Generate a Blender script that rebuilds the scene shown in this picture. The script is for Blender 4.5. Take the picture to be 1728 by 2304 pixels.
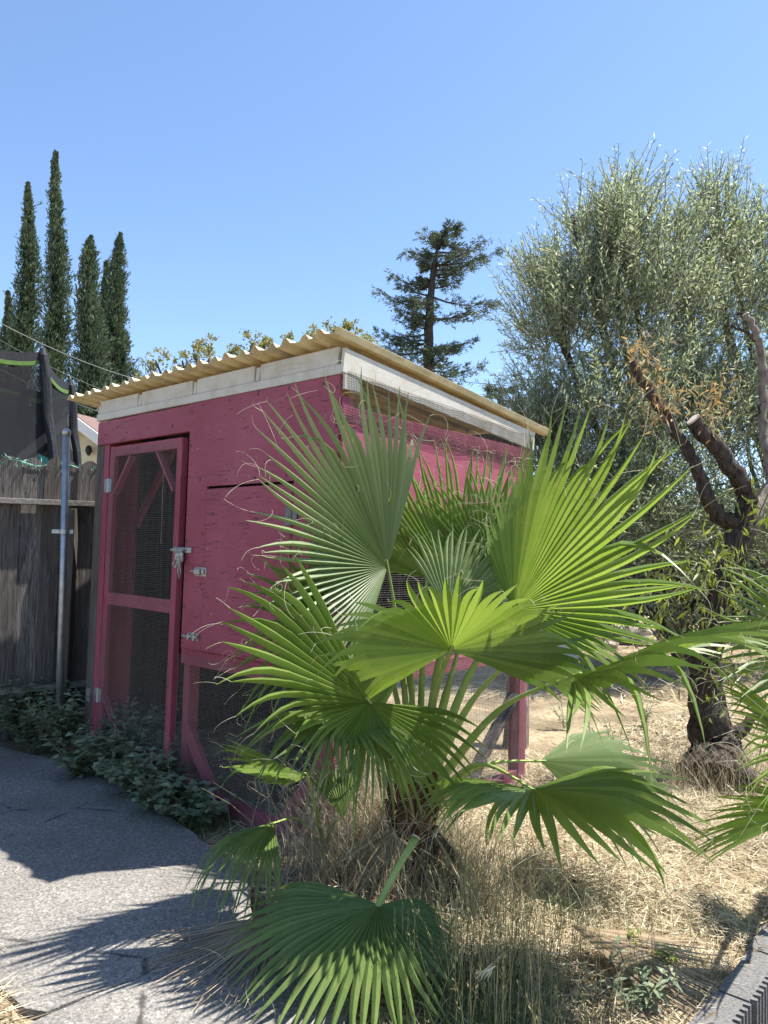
import bpy, bmesh, math, random
import numpy as np
from mathutils import Vector, Matrix
random.seed(7); RNG = np.random.default_rng(11)
S = bpy.context.scene
for o in list(bpy.data.objects): bpy.data.objects.remove(o)
COL = S.collection

# ------------------------------------------------------------------ camera, sky, sun, exposure
CAM_PITCH, CAM_ROLL = 0.0551, 0.0268
cd = bpy.data.cameras.new('camera'); cam = bpy.data.objects.new('camera', cd); COL.objects.link(cam)
cd.sensor_fit = 'VERTICAL'; cd.sensor_height = 24; cd.lens = 24 * 1666 / 2304; cd.clip_end = 2000; cd.clip_start = .05
cp, sp, cr, sr = math.cos(CAM_PITCH), math.sin(CAM_PITCH), math.cos(CAM_ROLL), math.sin(CAM_ROLL)
fw = Vector((0, cp, sp)); up0 = Vector((0, -sp, cp)); r0 = Vector((1, 0, 0))
cx_ = r0 * cr + up0 * sr; cu_ = up0 * cr - r0 * sr
M = Matrix((cx_, cu_, -fw)).transposed().to_4x4(); M.translation = (0, 0, 1.6); cam.matrix_world = M
S.camera = cam

SUN_AZ = math.atan2(.968, .252); SUN_EL = math.radians(65)
W = bpy.data.worlds.new('World'); S.world = W; W.use_nodes = True
wn = W.node_tree.nodes; bgn = wn['Background']
sky = wn.new('ShaderNodeTexSky'); sky.sky_type = 'NISHITA'; sky.sun_disc = False
sky.sun_elevation = SUN_EL; sky.sun_rotation = SUN_AZ
sky.air_density = 1.0; sky.dust_density = .3; sky.ozone_density = 4.2
W.node_tree.links.new(sky.outputs[0], bgn.inputs[0]); bgn.inputs[1].default_value = .115
sd = bpy.data.lights.new('sun', 'SUN'); sd.energy = 5.0; sd.angle = math.radians(.53); sd.color = (1, .95, .87)
sun = bpy.data.objects.new('sun', sd); COL.objects.link(sun)
sdir = Vector((math.sin(SUN_AZ) * math.cos(SUN_EL), math.cos(SUN_AZ) * math.cos(SUN_EL), math.sin(SUN_EL)))
sun.rotation_euler = (-sdir).to_track_quat('-Z', 'Y').to_euler(); sun.location = sdir * 30
S.view_settings.view_transform = 'Standard'; S.view_settings.look = 'None'
S.view_settings.gamma = 1; S.view_settings.exposure = 1.15

# ------------------------------------------------------------------ materials
class NB:
    def __init__(s, name):
        s.m = bpy.data.materials.new(name); s.m.use_nodes = True; s.t = s.m.node_tree; s.n = s.t.nodes
        s.p = s.n['Principled BSDF']; s.out = s.n['Material Output']
    def node(s, typ, **kw):
        nd = s.n.new(typ)
        for k, v in kw.items(): setattr(nd, k, v)
        return nd
    def link(s, a, b): s.t.links.new(a, b)
    def coords(s, scale=(1, 1, 1), kind='Object'):
        tc = s.node('ShaderNodeTexCoord'); mp = s.node('ShaderNodeMapping'); mp.inputs['Scale'].default_value = scale
        s.link(tc.outputs[kind], mp.inputs[0]); return mp.outputs[0]
    def noise(s, vec, scale, detail=4, rough=.6, dist=0):
        nd = s.node('ShaderNodeTexNoise'); nd.inputs['Scale'].default_value = scale
        nd.inputs['Detail'].default_value = detail; nd.inputs['Roughness'].default_value = rough
        nd.inputs['Distortion'].default_value = dist
        if vec is not None: s.link(vec, nd.inputs['Vector'])
        return nd.outputs['Fac']
    def voro(s, vec, scale, feat='F1'):
        nd = s.node('ShaderNodeTexVoronoi', feature=feat); nd.inputs['Scale'].default_value = scale
        s.link(vec, nd.inputs['Vector']); return nd
    def ramp(s, fac, stops):
        nd = s.node('ShaderNodeValToRGB'); e = nd.color_ramp.elements
        while len(e) < len(stops): e.new(.5)
        for el, (p, c) in zip(e, stops):
            el.position = p; el.color = (tuple(c) if hasattr(c, '__len__') else (c, c, c)) + (1,)
        s.link(fac, nd.inputs[0]); return nd.outputs[0]
    def mix(s, fac, a, b, mode='MIX'):
        nd = s.node('ShaderNodeMix', data_type='RGBA', blend_type=mode)
        for inp, v in ((nd.inputs[0], fac), (nd.inputs[6], a), (nd.inputs[7], b)):
            if isinstance(v, (int, float)): inp.default_value = v
            elif isinstance(v, tuple): inp.default_value = v + (1,)
            else: s.link(v, inp)
        return nd.outputs[2]
    def bump(s, h, strength=.3, dist=.01):
        b = s.node('ShaderNodeBump'); b.inputs['Strength'].default_value = strength; b.inputs['Distance'].default_value = dist
        s.link(h, b.inputs['Height']); s.link(b.outputs[0], s.p.inputs['Normal'])
    def col(s, c):
        if isinstance(c, tuple): s.p.inputs['Base Color'].default_value = c + (1,)
        else: s.link(c, s.p.inputs['Base Color'])
    def set(s, rough=.6, spec=.3, metal=0):
        s.p.inputs['Roughness'].default_value = rough; s.p.inputs['Specular IOR Level'].default_value = spec
        s.p.inputs['Metallic'].default_value = metal; return s.m

def grain(axis, lo, hi):
    v = [hi] * 3; v['xyz'.index(axis)] = lo; return tuple(v)

def paint_red(axis, name, wear=.5, c1=(.23, .044, .068), c2=(.29, .058, .086), c3=(.33, .088, .13)):
    b = NB(name)
    v = b.coords(grain(axis, 9, 120)); g = b.noise(v, 1.0, 5, .62, .3)
    v2 = b.coords(grain(axis, 2.2, 5)); patch = b.noise(v2, 1.5, 4, .6)
    big = b.noise(b.coords(), 2.2, 4, .6)
    base = b.mix(b.ramp(big, [(.3, 0.), (.75, 1.)]), c1, c2)
    base = b.mix(b.ramp(b.noise(b.coords(), .9, 5, .65), [(.42, 0.), (.68, .5)]), base, tuple(k * 1.25 + .015 for k in c3))
    crack = b.ramp(g, [(.345 + .06 * wear, 1.), (.40 + .06 * wear, 0.)])
    pm = b.ramp(patch, [(.40, .0), (.58, 1.)])
    base = b.mix(b.ramp(b.noise(b.coords(grain(axis, 2, 34)), 1, 4, .7, .3), [(.35, 0.), (.7, .35)]), base, c3)
    mk = b.mix(1.0, crack, pm, 'MULTIPLY')
    c = b.mix(mk, base, (.11, .030, .042))
    chips = b.ramp(b.noise(b.coords((1, 1, 1)), 34, 2, .5), [(.735, 0.), (.76, 1.)])
    c = b.mix(chips, c, (.42, .24, .25))
    b.col(c); b.bump(b.mix(.5, g, mk), .35, .004)
    return b.set(.62, .3)

def wood_grey(axis, name, c1=(.10, .092, .088), c2=(.30, .285, .27), c3=(.018, .016, .016)):
    b = NB(name)
    v = b.coords(grain(axis, 1.6, 22)); g = b.noise(v, 2.2, 6, .68, 1.2)
    v2 = b.coords(grain(axis, .5, 3)); big = b.noise(v2, 2, 3, .5, .5)
    r = b.ramp(g, [(.28, c3), (.42, c1), (.68, c2)])
    isl = b.node('ShaderNodeObjectInfo').outputs['Random']
    c = b.mix(b.ramp(isl, [(0., .0), (1., .75)]), r, (.075, .06, .052))
    c = b.mix(b.ramp(big, [(.45, 0.), (.7, .5)]), c, (.06, .05, .045))
    b.col(c); b.bump(g, .9, .012)
    return b.set(.85, .15)

def paint_white(axis, name):
    b = NB(name)
    v = b.coords(grain(axis, 2.5, 45)); g = b.noise(v, 1.3, 5, .65, .6)
    st = b.noise(b.coords(), 5, 4, .65)
    c = b.mix(b.ramp(g, [(.29, 1.), (.38, 0.)]), (.56, .53, .47), (.20, .17, .13))
    c = b.mix(b.ramp(st, [(.44, 0.), (.70, .7)]), c, (.40, .34, .24))
    b.col(c); b.bump(g, .3, .003); return b.set(.6, .3)

def simple(name, c1, c2, scale=8, rough=.6, spec=.3, bump=.2, metal=0, stretch=(1, 1, 1), bdist=.004):
    b = NB(name); n = b.noise(b.coords(stretch), scale, 5, .62)
    b.col(b.ramp(n, [(.3, c1), (.7, c2)])); b.bump(n, bump, bdist); return b.set(rough, spec, metal)

def leafmat(name, stops, trans=.3, tcol=(.3, .45, .06), rough=.5, spec=.35, tip=None, grainy=True):
    b = NB(name)
    geo = b.node('ShaderNodeNewGeometry')
    c = b.ramp(geo.outputs['Random Per Island'], stops)
    if tip:
        mt = b.noise(b.coords(), 16, 5, .7); c = b.mix(b.ramp(mt, [(.45, 0.), (.75, .5)]), c, (.24, .27, .10))
        at = b.node('ShaderNodeAttribute', attribute_name='tt')
        tn = b.noise(b.coords(), 9, 3, .6)
        md = b.node('ShaderNodeMath', operation='MULTIPLY_ADD'); b.link(tn, md.inputs[0]); md.inputs[1].default_value = .36; b.link(at.outputs['Fac'], md.inputs[2])
        c = b.mix(b.ramp(md.outputs[0], [(tip[1], 0.), (tip[2], 1.)]), c, tip[0])
    b.col(c); b.set(rough, spec)
    tr = b.node('ShaderNodeBsdfTranslucent')
    tc = b.mix(1.0, c, tcol, 'MULTIPLY'); mul = b.mix(1.0, tc, (1, 1, 1), 'MIX')
    sc = b.node('ShaderNodeVectorMath', operation='SCALE'); sc.inputs['Scale'].default_value = 1.0
    b.link(tc, sc.inputs[0]); b.link(sc.outputs[0], tr.inputs['Color'])
    ms = b.node('ShaderNodeMixShader'); ms.inputs[0].default_value = trans
    b.link(b.p.outputs[0], ms.inputs[1]); b.link(tr.outputs[0], ms.inputs[2]); b.link(ms.outputs[0], b.out.inputs[0])
    return b.m

MT = {}
for ax in 'xyz':
    MT['red_' + ax] = paint_red(ax, 'red_paint_' + ax)
    MT['white_' + ax] = paint_white(ax, 'white_paint_' + ax)
    MT['grey_' + ax] = wood_grey(ax, 'weathered_wood_' + ax)
MT['red_sunlit'] = paint_red('y', 'sunlit_red_paint', .3, (.30, .062, .10), (.37, .082, .125), (.42, .12, .165))  # lighter copy of the red paint with the side's sunlight painted into its colour
MT['rail_wood'] = wood_grey('x', 'pale_rail_wood', (.26, .24, .22), (.44, .41, .37), (.10, .09, .08))
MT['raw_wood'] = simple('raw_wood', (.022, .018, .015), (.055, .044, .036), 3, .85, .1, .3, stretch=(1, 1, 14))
MT['galv'] = simple('galvanised_steel', (.30, .32, .34), (.46, .48, .50), 14, .42, .5, .08, .75)
MT['wire'] = simple('galvanised_wire', (.20, .195, .185), (.34, .335, .32), 60, .5, .4, .05, .3)
MT['rust_wire'] = simple('rusty_wire', (.05, .04, .035), (.16, .13, .11), 60, .7, .3, .05, .2)
MT['dull_steel'] = simple('dull_steel', (.10, .10, .10), (.22, .215, .21), 40, .55, .4, .1, .4)
MT['zinc'] = simple('zinc_latch', (.28, .27, .25), (.52, .50, .46), 60, .45, .5, .1, .6)
MT['black_fabric'] = simple('black_fabric', (.012, .013, .016), (.028, .03, .036), 26, .7, .3, .5, bdist=.01)
MT['black_plastic'] = simple('black_plastic', (.012, .012, .013), (.03, .03, .03), 12, .5, .4, .2)
MT['lime'] = simple('lime_fabric', (.09, .165, .04), (.12, .20, .05), 12, .7, .2, .1)
MT['turq'] = simple('turquoise_tarp', (.08, .48, .48), (.12, .58, .56), 5, .5, .3, .3)
MT['cream'] = simple('cream_siding', (.62, .56, .38), (.70, .64, .46), 3, .7, .2, .1)
MT['trimwhite'] = simple('trim_white', (.70, .68, .62), (.78, .76, .72), 3, .6, .3, .1)
MT['shingle'] = simple('shingle', (.13, .085, .075), (.24, .165, .15), 40, .9, .1, .5)
MT['bark'] = simple('tree_bark', (.030, .023, .019), (.15, .12, .10), 16, .95, .1, 1.0, stretch=(2.4, 2.4, .55), bdist=.05)
MT['bark_pale'] = simple('pale_bark', (.10, .08, .066), (.32, .265, .225), 14, .9, .1, .8, stretch=(1.5, 1.5, .7), bdist=.02)
MT['cutwood'] = simple('cut_wood', (.42, .36, .28), (.62, .56, .46), 20, .8, .1, .2)
MT['cable'] = simple('cable', (.11, .11, .12), (.17, .17, .18), 4, .6, .3, 0)
MT['twig'] = simple('twig', (.11, .095, .065), (.22, .20, .14), 30, .9, .1, .2)
MT['dirt'] = simple('dirt', (.12, .09, .06), (.23, .18, .12), 14, .95, .1, .6, bdist=.02)
MT['stone'] = simple('stone', (.22, .19, .15), (.40, .35, .28), 9, .9, .1, .6, bdist=.02)
MT['maroon'] = simple('maroon_glaze', (.12, .02, .02), (.18, .035, .03), 6, .35, .5, .05)
MT['sheetgrey'] = simple('grey_board', (.30, .31, .34), (.44, .45, .48), 4, .7, .2, .2)
MT['tinsel'] = simple('green_tinsel', (.10, .33, .25), (.22, .52, .40), 30, .45, .4, 0)
MT['palmtrunk'] = simple('palm_trunk', (.05, .026, .016), (.20, .105, .065), 12, .95, .1, .9, stretch=(1, 1, .35), bdist=.03)
MT['petiole'] = simple('petiole', (.18, .26, .06), (.34, .42, .13), 7, .42, .4, .1, stretch=(1, 1, .4))
MT['straw_stem'] = simple('dry_stem', (.34, .26, .14), (.52, .42, .26), 7, .8, .2, .1)
MT['thread'] = leafmat('frond_thread', [(0, (.52, .50, .34)), (1, (.74, .71, .56))], .3, (1, 1, .9), .6, .2)
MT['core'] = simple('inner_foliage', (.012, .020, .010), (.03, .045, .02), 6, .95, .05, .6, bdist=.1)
PALM = [(0, (.11, .175, .034)), (.5, (.16, .245, .050)), (1, (.21, .30, .075))]
MT['palm'] = leafmat('palm_leaf', PALM, .42, (1.6, 1.55, .9), .42, .4, tip=((.40, .31, .13), 1.0, 1.22))
MT['palm_blue'] = leafmat('palm_leaf_glaucous', [(0, (.18, .25, .11)), (1, (.27, .34, .18))], .32, (1.5, 1.5, .95), .45, .4, tip=((.44, .36, .18), 1.0, 1.22))
MT['palm_dark'] = leafmat('palm_leaf_old', [(0, (.10, .16, .042)), (1, (.16, .23, .066))], .28, (1.6, 1.5, .8), .52, .28, tip=((.36, .34, .11), 1.03, 1.26))
MT['palm_dead'] = leafmat('dead_palm_leaf', [(0, (.20, .145, .09)), (.5, (.34, .26, .17)), (1, (.46, .37, .25))], .12, (1, .9, .7), .8, .15)
MT['olive'] = leafmat('olive_leaf', [(0, (.16, .20, .12)), (.45, (.26, .31, .20)), (.8, (.38, .43, .32)), (1, (.52, .56, .47))], .46, (1.3, 1.32, .95), .42, .45)
MT['cypress'] = leafmat('cypress_leaf', [(0, (.040, .064, .042)), (.5, (.105, .148, .092)), (1, (.20, .25, .16))], .10, (1, 1.1, .5), .7, .2)
MT['cedar'] = leafmat('cedar_needle', [(0, (.05, .072, .052)), (.6, (.12, .152, .098)), (1, (.21, .245, .16))], .12, (1, 1, .6), .65, .2)
MT['yellowleaf'] = leafmat('yellow_green_leaf', [(0, (.18, .185, .07)), (1, (.34, .33, .15))], .35, (1.2, 1.2, .6), .5, .3)
MT['weed'] = leafmat('weed_leaf', [(0, (.13, .17, .105)), (1, (.31, .36, .235))], .25, (1.2, 1.3, .6), .55, .3)
MT['flower'] = leafmat('weed_flower', [(0, (.22, .19, .15)), (1, (.38, .33, .28))], .2, (1, 1, 1), .8, .1)
MT['sucker'] = leafmat('lime_leaf', [(0, (.13, .18, .035)), (1, (.33, .36, .10))], .38, (1.3, 1.3, .6), .45, .35)
MT['dryleaf'] = leafmat('dried_leaf', [(0, (.34, .22, .10)), (1, (.60, .44, .23))], .3, (1.1, 1, .7), .7, .2)
MT['straw'] = leafmat('straw', [(0, (.26, .195, .115)), (.35, (.45, .365, .23)), (.75, (.60, .52, .36)), (1, (.73, .67, .51))], .12, (1, 1, .8), .75, .2)
MT['litter'] = leafmat('dead_litter', [(0, (.07, .05, .035)), (.6, (.20, .14, .085)), (1, (.40, .31, .20))], .1, (1, 1, .8), .8, .15)
MT['stalk'] = leafmat('grass_stalk', [(0, (.16, .17, .075)), (.5, (.26, .25, .12)), (1, (.42, .36, .20))], .15, (1, 1, .8), .7, .2)
MT['greengrass'] = leafmat('green_grass', [(0, (.06, .11, .03)), (1, (.14, .20, .06))], .25, (1.2, 1.2, .6), .6, .25)

def concrete():
    b = NB('exposed_aggregate_concrete'); v = b.coords()
    vo = b.voro(v, 110); sp = b.ramp(b.noise(v, 75, 4, .75), [(.36, (.07, .067, .062)), (.52, (.23, .215, .195)), (.66, (.50, .47, .42))])
    cellc = b.ramp(vo.outputs['Color'], [(.05, (.07, .07, .068)), (.5, (.23, .215, .195)), (.90, (.36, .335, .30)), (.95, (.72, .69, .64))])
    c = b.mix(.55, sp, cellc)
    st = b.noise(v, 1.6, 5, .6)
    c = b.mix(b.ramp(st, [(.4, 0.), (.68, .55)]), c, (.12, .112, .10))
    ck = b.voro(b.coords((1, 1, .2)), .85, 'DISTANCE_TO_EDGE').outputs['Distance']; c = b.mix(b.ramp(b.mix(.06, ck, b.noise(v, 7, 4, .7)), [(.028, .85), (.034, 0.)]), c, (.05, .047, .042))
    b.col(c); b.bump(vo.outputs['Distance'], .55, .004); return b.set(.85, .25)
MT['concrete'] = concrete()
def ground_mat():
    b = NB('dry_ground'); v = b.coords()
    n = b.noise(v, 26, 6, .7, .6); l = b.noise(v, 1.3, 4, .55)
    c = b.ramp(n, [(.3, (.16, .12, .075)), (.48, (.36, .285, .18)), (.7, (.53, .45, .31))])
    c = b.mix(b.ramp(l, [(.40, .8), (.62, 0.)]), c, (.13, .10, .065))  # patches of darker soil, with dappled tree shade painted into the colour
    b.col(c); b.bump(n, .8, .02); return b.set(.95, .1)
MT['ground'] = ground_mat()
def block_mat():
    b = NB('concrete_block'); v = b.coords(); n = b.noise(v, 90, 4, .7); l = b.noise(v, 5, 3)
    c = b.mix(b.ramp(l, [(.35, 0.), (.7, .5)]), b.ramp(n, [(.3, (.075, .072, .07)), (.65, (.22, .215, .21))]), (.15, .145, .14))
    b.col(c); b.bump(n, .7, .006); return b.set(.95, .1)
MT['block'] = block_mat()
def roof_mat():
    b = NB('yellowed_fibreglass'); v = b.coords()
    n = b.noise(v, 7, 6, .7); sp_ = b.noise(b.coords((1, .25, 1)), 30, 4, .7)
    c = b.ramp(n, [(.3, (.58, .51, .32)), (.6, (.76, .70, .52)), (.8, (.82, .78, .64))])
    c = b.mix(b.ramp(sp_, [(.55, 0.), (.74, .7)]), c, (.30, .21, .09))
    b.col(c); b.set(.45, .4)
    tr = b.node('ShaderNodeBsdfTranslucent'); b.link(b.mix(1.0, c, (.88, .74, .42), 'MULTIPLY'), tr.inputs[0])
    ms = b.node('ShaderNodeMixShader'); ms.inputs[0].default_value = .2
    b.link(b.p.outputs[0], ms.inputs[1]); b.link(tr.outputs[0], ms.inputs[2]); b.link(ms.outputs[0], b.out.inputs[0]); return b.m
MT['roof'] = roof_mat()
def net_mat():
    b = NB('black_net'); b.col((.02, .021, .024)); b.set(.8, .1)
    t = b.node('ShaderNodeBsdfTransparent'); ms = b.node('ShaderNodeMixShader'); ms.inputs[0].default_value = .22
    b.link(b.p.outputs[0], ms.inputs[1]); b.link(t.outputs[0], ms.inputs[2]); b.link(ms.outputs[0], b.out.inputs[0]); return b.m
MT['net'] = net_mat()

# ------------------------------------------------------------------ mesh helpers
def obj(name, geo, m, parent=None, smooth=False, tt=None, kind=None, loc=None):
    v, f = geo
    me = bpy.data.meshes.new(name)
    if isinstance(f, np.ndarray):
        v = np.asarray(v, np.float32); k = f.shape[1]
        me.vertices.add(len(v)); me.vertices.foreach_set('co', v.ravel())
        me.loops.add(f.size); me.loops.foreach_set('vertex_index', f.astype(np.int32).ravel())
        me.polygons.add(len(f)); me.polygons.foreach_set('loop_start', np.arange(0, f.size, k, dtype=np.int32))
        me.update(calc_edges=True)
    else:
        me.from_pydata([tuple(x) for x in v], [], f); me.update()
    if smooth: me.polygons.foreach_set('use_smooth', np.ones(len(me.polygons), bool))
    if tt is not None:
        a = me.attributes.new('tt', 'FLOAT', 'POINT'); a.data.foreach_set('value', np.asarray(tt, np.float32))
    me.materials.append(MT[m] if isinstance(m, str) else m)
    o = bpy.data.objects.new(name, me); COL.objects.link(o)
    if parent is not None: o.parent = parent
    if loc is not None: o.location = loc
    if kind: o['kind'] = kind
    return o
def tag(o, label, cat, group=None):
    o['label'] = label; o['category'] = cat
    if group: o['group'] = group
    return o
def thing(name, loc, label, cat, group=None, rotz=0):
    o = bpy.data.objects.new(name, None); COL.objects.link(o); o.location = loc; o.rotation_euler = (0, 0, rotz); o.empty_display_size = .1
    return tag(o, label, cat, group)
def wpart(name, geo, m, root, **kw):           # geometry given in world coordinates, under an unrotated root
    o = obj(name, geo, m, root, **kw); o.location = -Vector(root.location); return o
def merge(gs):
    V, F, n = [], [], 0
    for v, f in gs:
        V.append(np.asarray(v, float)); F += [tuple(int(i) + n for i in q) for q in f]; n += len(v)
    return np.concatenate(V), F
def nmerge(gs):
    V, F, n = [], [], 0
    for v, f in gs: V.append(v); F.append(f + n); n += len(v)
    return np.concatenate(V), np.concatenate(F)
def box(x0, x1, y0, y1, z0, z1, bev=.003):
    bm = bmesh.new(); bmesh.ops.create_cube(bm, size=1)
    for v in bm.verts: v.co = ((x0 + x1) / 2 + v.co.x * (x1 - x0), (y0 + y1) / 2 + v.co.y * (y1 - y0), (z0 + z1) / 2 + v.co.z * (z1 - z0))
    if bev: bmesh.ops.bevel(bm, geom=bm.edges[:], offset=bev, segments=1, affect='EDGES')
    bm.verts.index_update(); g = ([tuple(v.co) for v in bm.verts], [tuple(v.index for v in f.verts) for f in bm.faces]); bm.free(); return g
def beam(p, q, w, h, up=(0, 0, 1), bev=.003):
    p, q = Vector(p), Vector(q); d = (q - p); L = d.length; d.normalize(); s = d.cross(Vector(up)).normalized(); u = s.cross(d)
    v, f = box(-w / 2, w / 2, 0, L, -h / 2, h / 2, bev)
    return [tuple(p + s * a + d * b + u * c) for a, b, c in v], f
def prism(poly, z0, z1):
    n = len(poly); v = [(x, y, z0) for x, y in poly] + [(x, y, z1) for x, y in poly]
    f = [tuple(range(n - 1, -1, -1)), tuple(range(n, 2 * n))] + [(i, (i + 1) % n, n + (i + 1) % n, n + i) for i in range(n)]
    return v, f
def tube(pts, rad, n=8, wob=0, seed=0, flat=1.0):
    r = random.Random(seed); P = [Vector(p) for p in pts]
    if not hasattr(rad, '__len__'): rad = [rad] * len(P)
    V, F = [], []; ref = Vector((.31, .22, .92))
    for i, p in enumerate(P):
        d = (P[min(i + 1, len(P) - 1)] - P[max(i - 1, 0)]).normalized()
        if abs(d.dot(ref)) > .97: ref = Vector((1, .1, .05))
        s = d.cross(ref).normalized(); u = s.cross(d)
        for k in range(n):
            a = 2 * math.pi * k / n; rr = rad[i] * (1 + wob * (r.random() - .5) * 2)
            V.append(tuple(p + s * (math.cos(a) * rr) + u * (math.sin(a) * rr * flat)))
    for i in range(len(P) - 1):
        for k in range(n): F.append((i * n + k, i * n + (k + 1) % n, (i + 1) * n + (k + 1) % n, (i + 1) * n + k))
    F.append(tuple(range(n - 1, -1, -1))); F.append(tuple((len(P) - 1) * n + k for k in range(n)))
    return V, F
def spline(pts, sub=6):
    P = [np.array(p, float) for p in pts]; P = [2 * P[0] - P[1]] + P + [2 * P[-1] - P[-2]]; out = []
    for i in range(1, len(P) - 2):
        for k in range(sub):
            t = k / sub; a, b, c, d = P[i - 1:i + 3]
            out.append(.5 * (2 * b + (c - a) * t + (2 * a - 5 * b + 4 * c - d) * t * t + (3 * b - a - 3 * c + d) * t ** 3))
    out.append(P[-2]); return out
def interp(vals, n): return list(np.interp(np.linspace(0, 1, n), np.linspace(0, 1, len(vals)), vals))
def unit(a): return a / np.maximum(np.linalg.norm(a, axis=-1, keepdims=True), 1e-9)
def rdir(n): return unit(RNG.normal(size=(n, 3)))
def leaves(pos, d, L, Wd, fold=.0, nor=None, mid=.45):
    """lance or oval leaves: 4 vertices and 2 triangles each (6 vertices and 4 triangles when folded)"""
    pos = np.asarray(pos); n = len(pos); d = unit(d)
    if nor is None: nor = rdir(n)
    s = unit(np.cross(d, nor)); u = np.cross(s, d)
    L = np.broadcast_to(L, (n,))[:, None]; Wd = np.broadcast_to(Wd, (n,))[:, None]
    m = pos + d * L * mid
    if not fold:
        V = np.stack([pos, m + s * Wd / 2, pos + d * L, m - s * Wd / 2], 1).reshape(-1, 3)
        b = np.arange(n)[:, None] * 4; F = np.concatenate([b + [0, 1, 2], b + [0, 2, 3]], 1).reshape(-1, 3)
    else:
        k = u * Wd * fold
        V = np.stack([pos, m + s * Wd / 2 + k, pos + d * L - u * L * .12, m - s * Wd / 2 + k, m], 1).reshape(-1, 3)
        b = np.arange(n)[:, None] * 5; F = np.concatenate([b + [0, 1, 4], b + [1, 2, 4], b + [0, 4, 3], b + [4, 2, 3]], 1).reshape(-1, 3)
    return V, F
def sticks(p, q, r):
    """thin three-sided stems between arrays of points"""
    p, q = np.asarray(p), np.asarray(q); n = len(p); d = unit(q - p); s = unit(np.cross(d, rdir(n))); u = np.cross(d, s)
    r = np.broadcast_to(r, (n,))[:, None]
    ring = [s, -.5 * s + .866 * u, -.5 * s - .866 * u]
    V = np.stack([p + k * r for k in ring] + [q + k * r * .6 for k in ring], 1).reshape(-1, 3)
    b = np.arange(n)[:, None] * 6
    F = np.concatenate([b + [i, (i + 1) % 3, 3 + (i + 1) % 3] for i in range(3)] + [b + [i, 3 + (i + 1) % 3, 3 + i] for i in range(3)], 1).reshape(-1, 3)
    return V, F
def polyribbons(pts, r):
    """pts (n, k, 3): thin three-sided threads along k points"""
    n, k, _ = pts.shape
    d = unit(np.gradient(pts, axis=1)); ref = rdir(n)[:, None, :]; s = unit(np.cross(d, ref)); u = np.cross(d, s)
    rr = np.broadcast_to(r, (n, k))[:, :, None]
    V = np.stack([pts + s * rr, pts + (-.5 * s + .866 * u) * rr, pts + (-.5 * s - .866 * u) * rr], 2).reshape(-1, 3)
    b = (np.arange(n)[:, None] * k * 3 + np.arange(k - 1)[None] * 3).reshape(-1, 1)
    F = np.concatenate([b + [i, (i + 1) % 3, 3 + (i + 1) % 3] for i in range(3)] + [b + [i, 3 + (i + 1) % 3, 3 + i] for i in range(3)], 1).reshape(-1, 3)
    return V, F
def wire_net(o, ex, ey, w, h, pitch, r, wob=.004, seed=1):
    """square woven wire: every wire a thin rod; o corner, ex/ey unit vectors"""
    rg = np.random.default_rng(seed); o, ex, ey = (np.array(a, float) for a in (o, ex, ey)); nz = np.cross(ex, ey)
    ph = rg.random(4) * 6
    def warp(a, b): return wob * (np.sin(a * 7 + ph[0]) * np.sin(b * 5 + ph[1]) + .5 * np.sin(a * 17 + b * 9 + ph[2]))
    out = []
    for (A, B, la, lb) in ((ex, ey, w, h), (ey, ex, h, w)):
        c = np.arange(0, lb + 1e-6, pitch); t = np.linspace(0, la, max(5, int(la / .12)))
        a, b = np.meshgrid(t, c); xx, yy = (a, b) if A is ex else (b, a)
        yo = wob * .5 * np.sin(xx * 6 + ph[3]); P = o + xx[..., None] * ex + (yy + yo)[..., None] * ey + warp(xx, yy)[..., None] * nz
        out.append(polyribbons(P, r))
    return nmerge(out)

# ------------------------------------------------------------------ setting: ground, slab, lower path
SHED_O = Vector((-.2428, 3.9304, 0)); TH = .7245
U = np.array([-math.cos(TH), math.sin(TH)]); V_ = np.array([math.sin(TH), math.cos(TH)])
def uv(u, v, z=0): return (SHED_O.x + u * U[0] + v * V_[0], SHED_O.y + u * U[1] + v * V_[1], z)
def to_uv(x, y): return ((x - SHED_O.x) * U[0] + (y - SHED_O.y) * U[1], (x - SHED_O.x) * V_[0] + (y - SHED_O.y) * V_[1])
def gz(x, y):
    x = np.asarray(x, float); y = np.asarray(y, float)
    return .018 * np.sin(x * 2.3 + 1) * np.sin(y * 1.9) + .012 * np.sin(x * 5.1 + y * 3.7) + .008 * np.sin(x * 11 - y * 8)
WALL_U, WALL_V = -1.865, -.42
def gridaxis(fine0, fine1, step, far):
    a = list(np.arange(fine0, fine1, step)); s = step; lo, hi = [a[0]], [a[-1]]
    while hi[-1] < far: s *= 1.5; hi.append(hi[-1] + s)
    s = step
    while lo[-1] > -far: s *= 1.5; lo.append(lo[-1] - s)
    return np.array(lo[:0:-1] + a + hi[1:])
gu = np.unique(np.round(np.concatenate([gridaxis(WALL_U, 5, .12, 400), [WALL_U]]), 4)); gv = np.unique(np.round(np.concatenate([gridaxis(-3, 6, .12, 400), [WALL_V]]), 4))
UU, VV = np.meshgrid(gu, gv, indexing='ij')
X = SHED_O.x + UU * U[0] + VV * V_[0]; Y = SHED_O.y + UU * U[1] + VV * V_[1]
fall = np.exp(-((X ** 2 + (Y - 4) ** 2) / 12 ** 2))
Z = gz(X, Y) * fall
gverts = np.stack([X, Y, Z], -1).reshape(-1, 3); nu, nv = len(gu), len(gv)
ii, jj = np.meshgrid(np.arange(nu - 1), np.arange(nv - 1), indexing='ij')
keep = ~((gu[ii] < WALL_U - 1e-3) & (gv[jj] > WALL_V - 1e-3))
q = (ii * nv + jj)[keep]; gf = np.stack([q, q + 1, q + nv + 1, q + nv], -1)
obj('ground', (gverts, gf), 'ground', smooth=True, kind='structure')
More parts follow.
